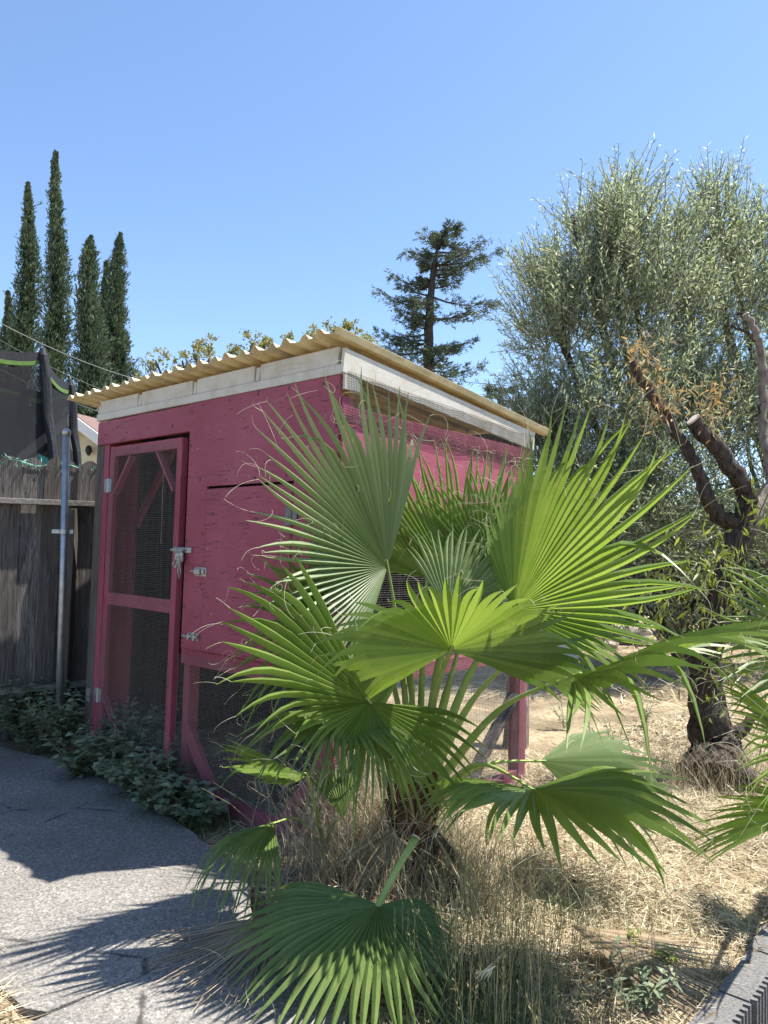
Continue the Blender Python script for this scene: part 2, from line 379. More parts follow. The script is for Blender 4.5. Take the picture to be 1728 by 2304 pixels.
obj('path', (np.array([uv(WALL_U + .02, WALL_V - .05, -.27), uv(-60, WALL_V - .05, -.27), uv(-60, 60, -.27), uv(WALL_U + .02, 60, -.27)]), [(0, 1, 2, 3)]), 'dirt', kind='structure')
slab_poly = [(-6.952,7.559,0)[:2], (-2.901,5.788,0)[:2], (-2.133,5.336,0)[:2], (-1.547,4.812,0)[:2], (-1.017,4.186,0)[:2], (-0.59,3.588,0)[:2], (-0.269,3.125,0)[:2], (-0.051,2.641,0)[:2], (-.1,2.2), (-.2,1.0), (-.3,-1.5), (-1.2,-1.5), (-1.18,1.8), (-1.182,2.56,0)[:2], (-1.284,2.657,0)[:2], (-1.426,2.747,0)[:2], (-2.2, 2.9), (-5, 3.2)]
def slab_split():
    """the slab is cast in two pours that meet at a rough joint"""
    a = [(-6.952,7.559,0)[:2], (-2.901,5.788,0)[:2], (-2.133,5.336,0)[:2], (-1.547,4.812,0)[:2], (-1.017,4.186,0)[:2], (-0.59,3.588,0)[:2], (-0.505,3.22,0)[:2], (-0.642,3.006,0)[:2], (-0.762,2.907,0)[:2], (-0.86,2.77,0)[:2], (-0.981,2.67,0)[:2], (-1.077,2.573,0)[:2], (-1.172,2.579,0)[:2], (-1.257,2.658,0)[:2], (-1.411,2.748,0)[:2], (-2.2, 2.92), (-5, 3.3)]
    b = [(-0.502,3.217,0)[:2], (-0.269,3.125,0)[:2], (-0.051,2.641,0)[:2], (-.1, 2.2), (-.2, 1.0), (-.3, -1.5), (-1.2, -1.5), (-1.14, 1.9), (-1.117,2.503,0)[:2], (-1.071,2.567,0)[:2], (-0.978,2.665,0)[:2], (-0.857,2.765,0)[:2], (-0.759,2.901,0)[:2], (-0.639,3,0)[:2]]
    return a, b
pa, pb = slab_split()
def rough_poly(p, amp, seed):
    r = random.Random(seed); out = []
    for i, a in enumerate(p):
        b = p[(i + 1) % len(p)]; L = math.dist(a, b); n = max(1, min(14, int(L / .06)))
        for k in range(n):
            t = k / n; out.append((a[0] + (b[0] - a[0]) * t + r.uniform(-amp, amp), a[1] + (b[1] - a[1]) * t + r.uniform(-amp, amp)))
    return out
obj('concrete_slab', prism(rough_poly(pa, .008, 1), -.08, .036), 'concrete', kind='structure')
obj('concrete_slab', prism(rough_poly(pb, .008, 2), -.08, .034), 'concrete', kind='structure')
def inside(poly, x, y):
    c = np.zeros(np.shape(x), bool); n = len(poly)
    for i in range(n):
        (x0, y0), (x1, y1) = poly[i], poly[(i + 1) % n]
        with np.errstate(divide='ignore', invalid='ignore'):
            c ^= ((y0 > y) != (y1 > y)) & (x < (x1 - x0) * (y - y0) / (y1 - y0 + 1e-12) + x0)
    return c

# ------------------------------------------------------------------ the red coop (local x to the right along the front, y into the depth)
shed = thing('chicken_coop', SHED_O, 'red painted plywood chicken coop with screen door and yellowed corrugated roof', 'coop', rotz=-TH)
WD, DP = 2.64, 1.97
def sp_(name, g, m, parent=shed, **kw): return obj(name, g, m, parent, **kw)
# posts
sp_('post', box(-.09, 0, .004, .094, -.05, 2.44), 'red_z'); sp_('post', box(-.09, -.002, DP - .09, DP, -.05, 2.36), 'red_z')
sp_('post', box(-WD - .02, -WD + .09, .005, .10, -.05, 2.54), 'grey_z'); sp_('post', box(-WD, -WD + .09, DP - .09, DP, -.05, 2.34), 'grey_z')
sp_('post', box(-1.445, -1.375, .052, .13, -.05, 2.42), 'red_z')
sp_('door_jamb', box(-WD + .092, -WD + .165, .006, .09, 0, 2.40), 'red_z')
# front sheet with the hatch cut out of it: one L shaped plywood piece
def cut_sheet():
    poly = [(-1.385, .952), (-1.172, .952), (-1.172, 1.992), (-.345, 1.992), (-.345, .952), (-.004, .952), (-.004, 2.548), (-1.385, 2.548)]
    v = [(x, -.016, z) for x, z in poly] + [(x, 0, z) for x, z in poly]; n = 8
    F = [(0, 1, 2, 7), (2, 3, 6, 7), (3, 4, 5, 6)]; F += [tuple(i + n for i in reversed(q)) for q in F]
    F += [(i, i + n, (i + 1) % n + n, (i + 1) % n) for i in range(n)]
    return v, F
fs = sp_('front_panel', cut_sheet(), 'red_x'); fs['label'] = 'red plywood front sheet with dark flecks in its paint'
hatch = sp_('hatch', box(-1.166, -.351, -.020, -.002, .955, 1.975, .002), 'red_x')
def knot(x, z, r, y):
    n = 14; v = [(x, y - .0035, z)] + [(x + math.cos(i / n * 6.283) * r * .7, y - .003, z + math.sin(i / n * 6.283) * r) for i in range(n)] + [(x + math.cos(i / n * 6.283) * r, y + .001, z + math.sin(i / n * 6.283) * r * 1.35) for i in range(n)]
    return v, [(0, 1 + (i + 1) % n, 1 + i) for i in range(n)] + [(1 + i, 1 + (i + 1) % n, 15 + (i + 1) % n, 15 + i) for i in range(n)]
for x, z, r in ((-.79, 2.33, .024), (-1.02, 2.2, .011)): sp_('plug', knot(x, z, r, -.016), 'red_x', fs)
for x, z, r in ((-.72, 1.79, .022), (-.83, 1.75, .013), (-.90, 1.44, .022), (-.6, 1.2, .02)): sp_('plug', knot(x, z, r, -.020), 'red_x', hatch)
sp_('hinge', merge([box(-.40, -.352, -.026, -.0202, 1.74, 1.84, .001), box(-.345, -.30, -.026, -.0165, 1.74, 1.84, .001), tube([(-.348, -.026, 1.735), (-.348, -.026, 1.845)], .007)]), 'dull_steel', hatch)
sp_('hinge', merge([box(-.40, -.352, -.026, -.0202, 1.08, 1.18, .001), box(-.345, -.30, -.026, -.0165, 1.08, 1.18, .001), tube([(-.348, -.026, 1.075), (-.348, -.026, 1.185)], .007)]), 'dull_steel', hatch)
# latches
def bolt_latch(x, z, w):
    return merge([box(x, x + w, -.024, -.0165, z - .024, z + .024, .001), tube([(x - .045, -.034, z), (x + w + .01, -.034, z)], .008), box(x + w * .18, x + w * .30, -.046, -.02, z - .022, z + .022, .002), box(x + w * .72, x + w * .84, -.046, -.02, z - .022, z + .022, .002), tube([(x + w * .5, -.034, z), (x + w * .5, -.062, z - .012)], .006)])
sp_('latch', bolt_latch(-1.30, 1.035, .11), 'zinc', fs)
sp_('latch', merge([box(-1.245, -1.13, -.026, -.0205, 1.42, 1.478, .002), box(-1.235, -1.175, -.05, -.026, 1.428, 1.47, .006), tube([(-1.155, -.032, 1.435), (-1.155, -.032, 1.465)], .011), tube([(-1.29, -.03, 1.45), (-1.23, -.03, 1.45)], .007)]), 'zinc', fs)
sp_('hasp', merge([box(-1.50, -1.30, -.03, -.0165, 1.565, 1.60, .002), tube([(-1.50, -.045, 1.583), (-1.36, -.045, 1.583)], .009), box(-1.44, -1.36, -.062, -.03, 1.50, 1.575, .012),
     tube([(-1.37, -.07, 1.55), (-1.335, -.075, 1.44), (-1.35, -.075, 1.40), (-1.365, -.075, 1.44), (-1.37, -.07, 1.52)], .004, 6), tube([(-1.40, -.06, 1.53), (-1.43, -.075, 1.49), (-1.40, -.07, 1.47), (-1.38, -.07, 1.51)], .008, 6)]), 'zinc', fs)
nl = []
for x_ in (-1.37, -.02): nl += [(x_, -.0165, z_) for z_ in np.arange(1.02, 2.52, .21)]
nl += [(x_, -.0165, z_) for x_ in np.arange(-1.25, -.05, .28) for z_ in (2.52, 2.03)] + [(-1.2, -.0165, z_) for z_ in (1.1, 1.36, 1.7, 1.9)] + [(x_, -.0125, 2.43) for x_ in np.arange(-2.5, -1.45, .3)]
sp_('nails', merge([lathe([(.006, 0)], 8) if False else tube([(a_, b_ + .001, c_ + random.uniform(-.03, .03)), (a_, b_ - .0018, c_ + .0)], [.0055, .0045], 8) for a_, b_, c_ in nl]), 'rust_wire', kind='stuff')
# rails and lower run
sp_('rail', box(-1.43, -.092, .016, .05, .845, .945), 'red_x')
sp_('sill_board', box(-1.40, -.095, .012, .05, -.02, .10), 'red_x')
sp_('brace', beam((-1.36, .03, .46), (-.98, .03, .03), .035, .085), 'red_x'); sp_('brace', beam((-.06, .03, .50), (-.42, .03, .04), .035, .085), 'red_x')
sp_('wire_mesh', wire_net((-1.425, -.008, -.02), (1, 0, 0), (0, 0, 1), 1.42, .93,   .0127, .00055, .004, 3), 'wire', kind='stuff')
# header, white trim, rafter ends
sp_('header', box(-WD + .02, -1.388, -.012, .02, 2.365, 2.543), 'red_x')
sp_('trim_board', box(-WD - .004, .004, -.020, .016, 2.552, 2.604), 'white_x')
for a, b in ((-2.62, -2.078), (-2.022, -1.393), (-1.337, -.743), (-.687, -.03)): sp_('fascia_board', box(a, b, -.006 - random.random() * .004, .014, 2.606, 2.706), 'white_x')
for a in (-2.05, -1.365, -.715): sp_('rafter', beam((a, -.004, 2.652), (a, DP - .02, 2.462), .038, .085), 'white_y')
sp_('rafter', beam((-2.642, -.002, 2.64), (-2.642, DP - .02, 2.455), .03, .075), 'white_y')
# right hand side
sp_('rake_board', beam((.012, -.016, 2.625), (.012, DP + .02, 2.445), .022, .135), 'white_y')
sp_('trim_board', box(.002, .020, .0, .125, 2.47, 2.556), 'white_y')
rp = sp_('side_panel', box(.001, .016, .0, DP + .01, 1.812, 2.382, .002), 'red_sunlit'); rp['label'] = 'sunlit red plywood side sheet with wire stapled along its top'
sp_('rail', box(-.07, -.004, .096, DP - .092, 1.72, 1.808), 'red_y'); sp_('rail', box(-.07, -.004, .096, DP - .092, .86, .95), 'red_y')
sp_('sill_board', box(-.05, -.012, .096, DP - .092, -.02, .09), 'red_y')
sp_('brace', beam((-.03, DP - .12, .62), (-.03, DP - .72, .06), .035, .085, up=(1, 0, 0)), 'grey_y')
sp_('wire_mesh', wire_net((.026, .02, 2.30), (0, 1, -.045), (0, 0, 1), DP - .03, .27, .0127, .0009, .004, 5), 'rust_wire', kind='stuff')
sp_('wire_mesh', wire_net((.006, .01, -.02), (0, 1, 0), (0, 0, 1), DP - .02, 1.82,   .0127, .00055, .006, 6), 'wire', kind='stuff')
g = np.random.default_rng(5); rr = []
for k in range(3):
    t = np.linspace(.02, DP - .02, 60); rr.append(np.stack([np.full(60, .021), t, 2.335 - k * .022 + .008 * np.sin(t * 9 + k) + g.normal(0, .004, 60) - t * .02], -1))
sp_('stapled_wire', polyribbons(np.array(rr), .0022), 'rust_wire', kind='stuff')
# left wall, back wall, inner floor
for i in range(7): sp_('wall_board', box(-WD + .002, -WD + .018, .10 + i * .26, .10 + i * .26 + .257, .02, 2.675 - .026 * i), 'grey_z')
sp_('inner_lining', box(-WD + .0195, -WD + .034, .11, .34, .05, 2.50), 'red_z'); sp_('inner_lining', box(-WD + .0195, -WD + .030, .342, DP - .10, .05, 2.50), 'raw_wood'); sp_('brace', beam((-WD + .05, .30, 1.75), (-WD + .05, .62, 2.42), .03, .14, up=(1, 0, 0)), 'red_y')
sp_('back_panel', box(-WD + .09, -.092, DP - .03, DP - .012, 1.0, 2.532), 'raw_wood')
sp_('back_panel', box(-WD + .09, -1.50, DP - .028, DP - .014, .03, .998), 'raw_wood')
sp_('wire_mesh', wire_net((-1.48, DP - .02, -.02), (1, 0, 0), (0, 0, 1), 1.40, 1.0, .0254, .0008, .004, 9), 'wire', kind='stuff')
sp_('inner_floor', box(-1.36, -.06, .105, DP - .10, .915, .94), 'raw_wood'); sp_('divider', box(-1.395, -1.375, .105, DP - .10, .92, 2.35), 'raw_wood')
# screen door, hanging a touch out of square
door = bpy.data.objects.new('screen_door', None); COL.objects.link(door); door.parent = shed; door.empty_display_size = .1
door.location = (-2.475, .03, .12); door.rotation_euler = (0, math.radians(.35), math.radians(-1.0))
def dp_(name, g_, m, **kw): return obj(name, g_, m, door, **kw)
DW, DH = .985, 2.225
dp_('stile', box(0, .062, -.018, .020, 0, DH), 'red_z'); dp_('stile', box(DW - .062, DW, -.022, .026, 0, DH - .004), 'red_z')
dp_('door_rail', box(.063, DW - .063, -.017, .018, DH - .075, DH - .002), 'red_x'); dp_('door_rail', box(.063, DW - .063, -.017, .018, 1.045, 1.135), 'red_x'); dp_('door_rail', box(.063, DW - .063, -.017, .018, .0, .10), 'red_x')
dp_('corner_brace', beam((.30, .004, DH - .08), (.066, .004, DH - .36), .02, .05, up=(0, 1, 0)), 'red_z'); dp_('corner_brace', beam((DW - .33, .004, DH - .08), (DW - .10, .004, DH - .36), .02, .05, up=(0, 1, 0)), 'red_z')
dp_('corner_brace', beam((.066, .004, .36), (.30, .004, .105), .02, .05, up=(0, 1, 0)), 'red_z')
dp_('wire_mesh', wire_net((.012, -.022, .01), (1, 0, 0), (0, 0, 1), DW - .06, DH - .03,   .0127, .00055, .005, 12), 'wire', kind='stuff')
for z in (1.88, .32): dp_('hinge', merge([box(-.055, .0, -.028, -.02, z, z + .10, .001), box(.004, .05, -.028, -.0235, z, z + .10, .001), tube([(0.002, -.028, z - .004), (.002, -.028, z + .104)], .007)]), 'galv')
obj('bracket', box(-WD - .002, -WD + .05, -.0, .0115, .42, .52, .001), 'galv', shed)
# things in the run
cord = obj('pull_cord', polyribbons(np.array([[uv(1.93, .14, 2.28), uv(1.932, .14, 2.0), uv(1.928, .14, 1.8), uv(1.93, .142, 1.62)]]), .003), 'cutwood'); tag(cord, 'pale cord hanging straight down behind the coop door mesh', 'cord')
perch = obj('perch', tube([uv(2.58, .9, 1.25), uv(1.42, .9, 1.22)], [.02, .022], 8, .1, 3), 'raw_wood'); tag(perch, 'wooden perch pole crossing the dark coop behind the screen door', 'perch')
def lathe(prof, n=24, c=(0, 0, 0)):
    v = [(c[0] + math.cos(k / n * 6.2832) * r, c[1] + math.sin(k / n * 6.2832) * r, c[2] + z) for r, z in prof for k in range(n)]
    f = [(i * n + k, i * n + (k + 1) % n, (i + 1) * n + (k + 1) % n, (i + 1) * n + k) for i in range(len(prof) - 1) for k in range(n)]
    return v, f + [tuple(range(n - 1, -1, -1))]
tubp = uv(.86, .55, .0); tub = thing('rubber_tub', tubp, 'black rubber tub standing on the ground under the coop floor', 'tub')
wpart('bowl', lathe([(.16, 0), (.19, .29), (.20, .31), (.182, .31), (.17, .28), (.15, .02), (.001, .02)], 28, tubp), 'black_plastic', tub, smooth=True)
wpart('rim', lathe([(.197, .296), (.214, .30), (.214, .318), (.19, .319), (.186, .30)], 28, tubp), 'black_plastic', tub, smooth=True)
stp = uv(.55, 2.75, 0); stump = obj('leaning_log', tube([np.array(stp) + (0, 0, -.03), np.array(stp) + (.02, .02, .35), np.array(stp) + (.0, .06, .75)], [.12, .10, .09], 10, .12, 4), 'bark_pale'); tag(stump, 'pale rough log standing behind the coop seen through the lower mesh', 'log')
# corrugated roof: five lapped sheets, ribs running front to back
def rz(y): return 2.738 - .100 * y
def corr(x0, x1, dz):
    per = .137; prof = [(0, 0), (.20, 0.004), (.36, .034), (.46, .038), (.56, .034), (.78, .004)]
    xs = []; k0 = math.floor(x0 / per) - 1
    for k in range(k0, k0 + int((x1 - x0) / per) + 4):
        for a, h in prof: xs.append(((k + a) * per, h))
    xs = [p for p in xs if x0 <= p[0] <= x1]; ys = list(np.linspace(-.105, DP + .23, 9)); n = len(xs); V, F = [], []
    for lay, th in ((0, .0), (1, -.0025)):
        for y in ys:
            for x, h in xs: V.append((x, y + (.012 * math.sin(x * 23) if y == ys[0] else 0), rz(y) + h + dz + th + .004 * math.sin(x * 3.1 + y)))
    m = len(ys)
    for j in range(m - 1):
        for i in range(n - 1):
            a = j * n + i; F.append((a, a + 1, a + n + 1, a + n)); b = a + n * m; F.append((b, b + n, b + n + 1, b + 1))
    for j in (0, m - 1):
        for i in range(n - 1): a = j * n + i; b = a + n * m; F.append((a, b, b + 1, a + 1) if j == 0 else (a, a + 1, b + 1, b))
    for i in (0, n - 1):
        for j in range(m - 1): a = j * n + i; b = a + n * m; F.append((a, a + n, b + n, b))
    return V, F
roof = bpy.data.objects.new('roof', None); COL.objects.link(roof); roof.parent = shed; roof.empty_display_size = .1
xe = [-2.99, -2.33, -1.71, -1.09, -.47, .062]
for i in range(5): obj('roof_sheet', corr(xe[i] - (.06 if i else 0), xe[i + 1], .0035 * (i % 2)), 'roof', roof)

# ------------------------------------------------------------------ left: fence, pipe, trampoline, house, cables
FA = np.array((-2.82, 6.2)); FD = np.array((math.cos(math.radians(36)), math.sin(math.radians(36)))); FN = np.array((FD[1], -FD[0]))
def fpt(s, o, z): return (FA[0] + FD[0] * s + FN[0] * o, FA[1] + FD[1] * s + FN[1] * o, z)
fence = thing('wooden_fence', fpt(0, 0, 0), 'tall weathered grey picket fence with dog eared tops beside the coop', 'fence')
rf = random.Random(3)
def picket(s, w, top, off=0):
    n = 6; outl = [(0, -.04), (w, -.04), (w, top - .07)] + [(w * (1 - t) , top - .07 + .07 * math.sin(math.pi * t)) for t in (.1, .2, .35, .5, .65, .8, .9)] + [(0, top - .07)]
    v = [fpt(s + a, off, z) for a, z in outl] + [fpt(s + a, .019 + off, z) for a, z in outl]; n = len(outl)
    return v, [tuple(range(n)), tuple(range(2 * n - 1, n - 1, -1))] + [(i, n + i, n + (i + 1) % n, (i + 1) % n) for i in range(n)]
s = -1.9; kp = 0
while s < 2.6:
    w = rf.choice((.135, .14, .185, .19)); wpart('picket', picket(s, w, 2.31 + rf.uniform(-.022, .022) + .02 * s, (0, -.021)[kp % 2] + rf.uniform(-.001, .001)), 'grey_z', fence); s += w - .008; kp += 1
for z, o in ((1.945, .065), (.42, .045)): wpart('fence_rail', beam(fpt(-1.95, o, z - .04), fpt(2.6, o, z + .05), .095, .045), 'rail_wood', fence)
for s in (-1.15, .18, 1.9): wpart('fence_post', merge([beam(fpt(s, .075, -.05), fpt(s, .075, 1.90), .085, .085, up=(0, 1, 0))]), 'grey_z', fence)
edg = obj('edging_board', beam((-3.273,6.081,0.09), (-2.811,6.959,0.1), .04, .20), 'grey_x'); tag(edg, 'low weathered board edging the ground in front of the fence', 'board')
# garland
g = np.random.default_rng(9); n = 420; s_ = g.uniform(-1.2, .62, n); b0 = np.stack([FA[0] + FD[0] * s_ + g.normal(0, .016, n), FA[1] + FD[1] * s_ + g.normal(0, .016, n), 2.265 + .02 * s_ + .018 * np.sin(s_ * 17) + g.normal(0, .012, n)], -1)
gar = thing('garland', fpt(0, 0, 2.2), 'thin green tinsel garland lying along the fence tops', 'garland')
sg = np.linspace(-1.25, .65, 60); wpart('string', polyribbons(np.array([[fpt(a, .008, 2.265 + .02 * a + .018 * math.sin(a * 17)) for a in sg]]), .004), 'tinsel', gar)
wpart('tinsel', leaves(b0, rdir(n), .05, .007), 'tinsel', gar, kind='stuff')
pb, pt = np.array((-2.51,5.9,0.29)), np.array((-2.562,5.9,2.5)); pb = pb + (pb - pt) * (pb[2] / (pt[2] - pb[2]))
pipe = thing('metal_pole', tuple(pb), 'galvanised steel pole with domed cap in front of the fence', 'pole')
wpart('shaft', tube([pb - (0, 0, .06), pb * .5 + pt * .5, pt], .028, 20), 'galv', pipe, smooth=True)
wpart('cap', lathe([(.031, -.03), (.033, .0), (.028, .016), (.016, .026), (.001, .03)], 20, tuple(pt)), 'galv', pipe, smooth=True)
pc = pb + (pt - pb) * .68
wpart('clamp', merge([lathe([(.029, -.018), (.038, -.018), (.038, .018), (.029, .018)], 20, tuple(pc)), beam(pc + (-.10, .0, 0), pc + (.06, .04, 0), .012, .035)]), 'galv', pipe)
# trampoline behind the fence
tc = np.array((-5.063,9.4,2.277)); tc[2] = 0; R_t = 1.55
tramp = thing('trampoline', tuple(tc), 'black netted trampoline with padded poles and lime trim behind the fence', 'trampoline')
tops = [(-4.206,8.9,3.93), (-4.415,10.2,3.842), (-5.411,11,3.932), (-6.734,10.4,4.478), (-6.152,9,4.026), (-4.846,8,3.922)]
bots = [(-3.988,8.9,2.424), (-4.24,10.2,2.554), (-5.608,11,2.667), (-6.55,10.4,2.512), (-5.966,9,2.381), (-4.627,8,2.264)]
for a, b in zip(bots, tops):
    p = wpart('padded_pole', tube([(a[0], a[1], .25), a] + [np.array(a) * (1 - t) + np.array(b) * t + (.012 * math.sin(9 * t), 0, 0) for t in (.25, .5, .75, .97)] + [b], [.05, .055, .058, .054, .058, .055, .035], 10, .10, 2), 'black_fabric', tramp)
    wpart('pole_cap', tube([np.array(b) - (0, 0, .02), np.array(b) + (0, 0, .045)], [.05, .032], 10), 'black_plastic', p).location = (0, 0, 0)
def sag(a, b, drop, n=9): return [np.array(a) * (1 - t) + np.array(b) * t - np.array((0, 0, drop * 4 * t * (1 - t))) for t in np.linspace(0, 1, n)]
for i in range(6):
    a, b = np.array(tops[i]), np.array(tops[(i + 1) % 6]); a2, b2 = np.array(bots[i]), np.array(bots[(i + 1) % 6])
    hi = sag(a, b, .10); 
    def strip(o1, o2, off=0):
        c = np.array((tc[0], tc[1], 0)); v = []
        for p in hi:
            d = p - c; d[2] = 0; d = d / np.linalg.norm(d) * off; v += [p + d - (0, 0, o1), p + d - (0, 0, o2)]
        return v, [(2 * k, 2 * k + 2, 2 * k + 3, 2 * k + 1) for k in range(len(hi) - 1)]
    wpart('band', strip(-.005, .10), 'black_fabric', tramp); wpart('lime_trim', strip(.10, .15), 'lime', tramp)
    lo = sag(a2, b2, 0); v = []
    for k, p in enumerate(hi):
        t = k / 8; inn = .10 * math.sin(math.pi * t)
        for w in np.linspace(0, 1, 7):
            q = (p - (0, 0, .175)) * (1 - w) + (lo[k] * (1 - w) + lo[k] * w) * w; d = tc - q; d[2] = 0; q = q + d * (.05 * math.sin(math.pi * w) + .04 * math.sin(5 * t + 4 * w)) * .8; v.append(q)
    wpart('net', (v, [(k * 7 + j, (k + 1) * 7 + j, (k + 1) * 7 + j + 1, k * 7 + j + 1) for k in range(8) for j in range(6)]), 'net', tramp, smooth=True)
wpart('mat', ([(p[0], p[1], .9) for p in bots], [tuple(range(6))]), 'black_fabric', tramp)
for p in bots: wpart('leg', tube([(p[0], p[1], 0), (p[0], p[1], .92)], .025, 8), 'galv', tramp)
tp = [(-4.729,9.8,2.629), (-4.714,10,2.823), (-4.561,10.1,2.743), (-4.304,9.6,2.536), (-4.29,9.2,2.47), (-4.504,9.3,2.464)]
tv = [tuple(np.mean(tp, 0) + (0, 0, .05))] + list(tp) + [(p[0], p[1], 0) for p in tp]
tarp = obj('tarp', (tv, [(0, 1 + i, 1 + (i + 1) % 6) for i in range(6)] + [(1 + i, 7 + i, 7 + (i + 1) % 6, 1 + (i + 1) % 6) for i in range(6)]), 'turq'); tag(tarp, 'turquoise tarp heaped up behind the fence under the trampoline', 'tarp')
# neighbour's house: gable toward us
hp = np.array((-6.386,15.5,4.181)); ridge_z = hp[2]; rd = np.array((.80, .60, 0)); gd = np.array((-.60, .80, 0)); gd = np.array((.6, -.8, 0)); ac = np.array((rd[1], -rd[0], 0))
house = thing('neighbour_house', (hp[0], hp[1], 0), 'cream house gable with white trim and brownish roof beyond the fence', 'house')
hw = 3.1; slope = .62; 
ax = np.array((.94, -.34, 0)); dep = np.array((.34, .94, 0))       # gable runs along ax, ridge runs back along dep
base = np.array((hp[0], hp[1], 0))
eave = ridge_z - hw * slope
k = 0; z = 0.
while z < ridge_z - .12:
    z1 = z + .16
    def hwid(zz): return hw if zz <= eave else (ridge_z - zz) / slope
    w0, w1 = hwid(z), max(.02, hwid(z1)); o0, o1 = -.018, 0
    v = [base - ax * w0 + dep * o0 + (0, 0, z), base + ax * w0 + dep * o0 + (0, 0, z), base + ax * w1 + dep * o1 + (0, 0, z1), base - ax * w1 + dep * o1 + (0, 0, z1)]
    v += [p + dep * .03 for p in v]
    wpart('siding_board', (v, [(0, 1, 2, 3), (7, 6, 5, 4), (0, 4, 5, 1), (1, 5, 6, 2), (2, 6, 7, 3), (3, 7, 4, 0)]), 'cream', house); z = z1
wpart('wall', prism([tuple((base + ax * s_x * (hw - .02) + dep * d_)[:2]) for s_x, d_ in ((-1, .04), (1, .04), (1, 8), (-1, 8))], 0, eave), 'cream', house)
for sg_ in (-1, 1):
    e = base + ax * sg_ * (hw + .45); ez = ridge_z - (hw + .45) * slope
    v = [base - dep * .35 + (0, 0, ridge_z + .10), e - dep * .35 + (0, 0, ez + .10), e + dep * 8.3 + (0, 0, ez + .10), base + dep * 8.3 + (0, 0, ridge_z + .10)]
    v += [p + np.array((0, 0, .05)) for p in v]
    wpart('roof_slope', (v, [(0, 1, 2, 3), (7, 6, 5, 4), (0, 4, 5, 1), (1, 5, 6, 2), (2, 6, 7, 3), (3, 7, 4, 0)]), 'shingle', house)
    wpart('barge_board', beam(base - dep * .37 + (0, 0, ridge_z + .01), e - dep * .37 + (0, 0, ez + .01), .04, .20, up=(0, 0, 1)), 'trimwhite', house)
wpart('gable_lamp', lathe([(.03, .1), (.06, .06), (.07, -.02), (.03, -.1), (.001, -.12)], 12, tuple(base - dep * .12 + ax * .28 + (0, 0, ridge_z - .62))), 'black_plastic', house)
for i, (a, b) in enumerate((((-6.141,11,5.045), (-4.272,13,4.51)), ((-6.405,11.5,4.939), (-4.417,13.5,4.192)), ((-6.805,12,4.651), (-4.563,14,3.878)))):
    c = obj('cable', polyribbons(np.array([sag(a, b, .10, 24)]), .008 if i == 0 else .004), 'cable'); tag(c, ('thick overhead cable crossing the cypress trunks', 'thin overhead wire just under the thick cable', 'lowest thin overhead wire near the trampoline top')[i], 'cable', 'overhead cables')

# ------------------------------------------------------------------ trees
def root_tree(name, base, label, cat='tree', group=None): return thing(name, tuple(base), label, cat, group)
def cypress(base, top, rmax, label, seed, twin=None):
    g = np.random.default_rng(seed); base, top = np.array(base), np.array(top); Hh = top[2]
    t_ = root_tree('cypress_tree', base, label, 'tree', 'cypress trees behind the fence')
    wpart('trunk', tube([base - (0, 0, .1), base + (0, 0, Hh * .3), base * .4 + top * .6, top], [.2, .16, .09, .02], 8, .1, seed), 'bark', t_)
    def prof(h): return rmax * np.minimum(1, .6 + .9 * h) * 1.25 * np.power(np.clip(1.0 - h, 0, 1), .74)
    axis = lambda h: base + (top - base) * h[..., None] + np.stack([.10 * np.sin(h * 9 + seed), 0 * h, 0 * h], -1)
    core = []; N = 22
    hs = np.linspace(.02, .97, N)
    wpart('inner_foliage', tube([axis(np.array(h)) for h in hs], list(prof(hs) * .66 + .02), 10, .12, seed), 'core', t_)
    n = 2300; h = g.random(n) ** .85; ph = g.random(n) * 6.283
    lump = 1 + .24 * np.sin(ph * 2 + h * 17 + seed) + .17 * np.sin(ph * 3 - h * 41) + g.normal(0, .14, n)
    r = prof(h) * lump + .02; rad = np.stack([np.cos(ph), np.sin(ph), 0 * ph], -1)
    pos = axis(h) + rad * (r * g.uniform(.62, 1, n))[:, None]
    P_, D_, L_, W_ = [], [], [], []
    for k in range(9):
        d = rad * .55 + np.array((.12, 0, 1.0)) + g.normal(0, .42, (n, 3)); P_.append(pos + g.normal(0, 1, (n, 3)) * np.minimum(.06, r * .22)[:, None]); D_.append(d); L_.append(g.uniform(.07, .2, n) * np.clip(.45 + r * 1.6, .5, 1.1)); W_.append(g.uniform(.03, .055, n))
    for k in range(16):                                                 # stray sprigs and the ragged leader
        hh = np.array(g.uniform(.45, .99)); a = g.random() * 6.283; dv = np.array((math.cos(a) * .7 + .2, math.sin(a) * .7, .8)); q0 = axis(hh) + dv * np.array((1, 1, 0)) * prof(hh) * .9; ln = g.uniform(.15, .5)
        P_.append(q0 + dv * (g.random((40, 1)) * ln) + g.normal(0, .025, (40, 3))); D_.append(dv + g.normal(0, .4, (40, 3))); L_.append(g.uniform(.06, .14, 40)); W_.append(g.uniform(.02, .04, 40))
    wpart('crown', leaves(np.concatenate(P_), np.concatenate(D_), np.concatenate(L_), np.concatenate(W_)), 'cypress', t_)
    return t_
def tilt(px): return px
cyp = [((-12.947,26,1.313), (-13.089,26,14.553), .70, 'slim cypress with forked crown standing beside the tallest cypress', 1),
       ((-11.282,25,1.356), (-11.643,25,15.19), .58, 'tallest slender cypress with pointed top above the trampoline', 2),
       ((-9.653,24,1.397), (-9.898,24,11.802), .88, 'stout cypress with wide bushy base between the tall and twin cypresses', 3),
       ((-9.337,26,1.41), (-9.772,26,12.793), .74, 'narrow cypress with bent tip next to the coop roof edge', 4),
       ((-10.491,28,1.384), (-11.055,28,12.534), .42, 'short slim cypress half hidden between two bigger cypresses', 5),
       ((-13.897,27,1.29), (-14.231,27,10.918), .45, 'low cypress shoot tucked beside the forked cypress', 6)]
for b, t_, r_, l_, s_ in cyp: cypress((b[0], b[1], 0), t_, r_, l_, s_)

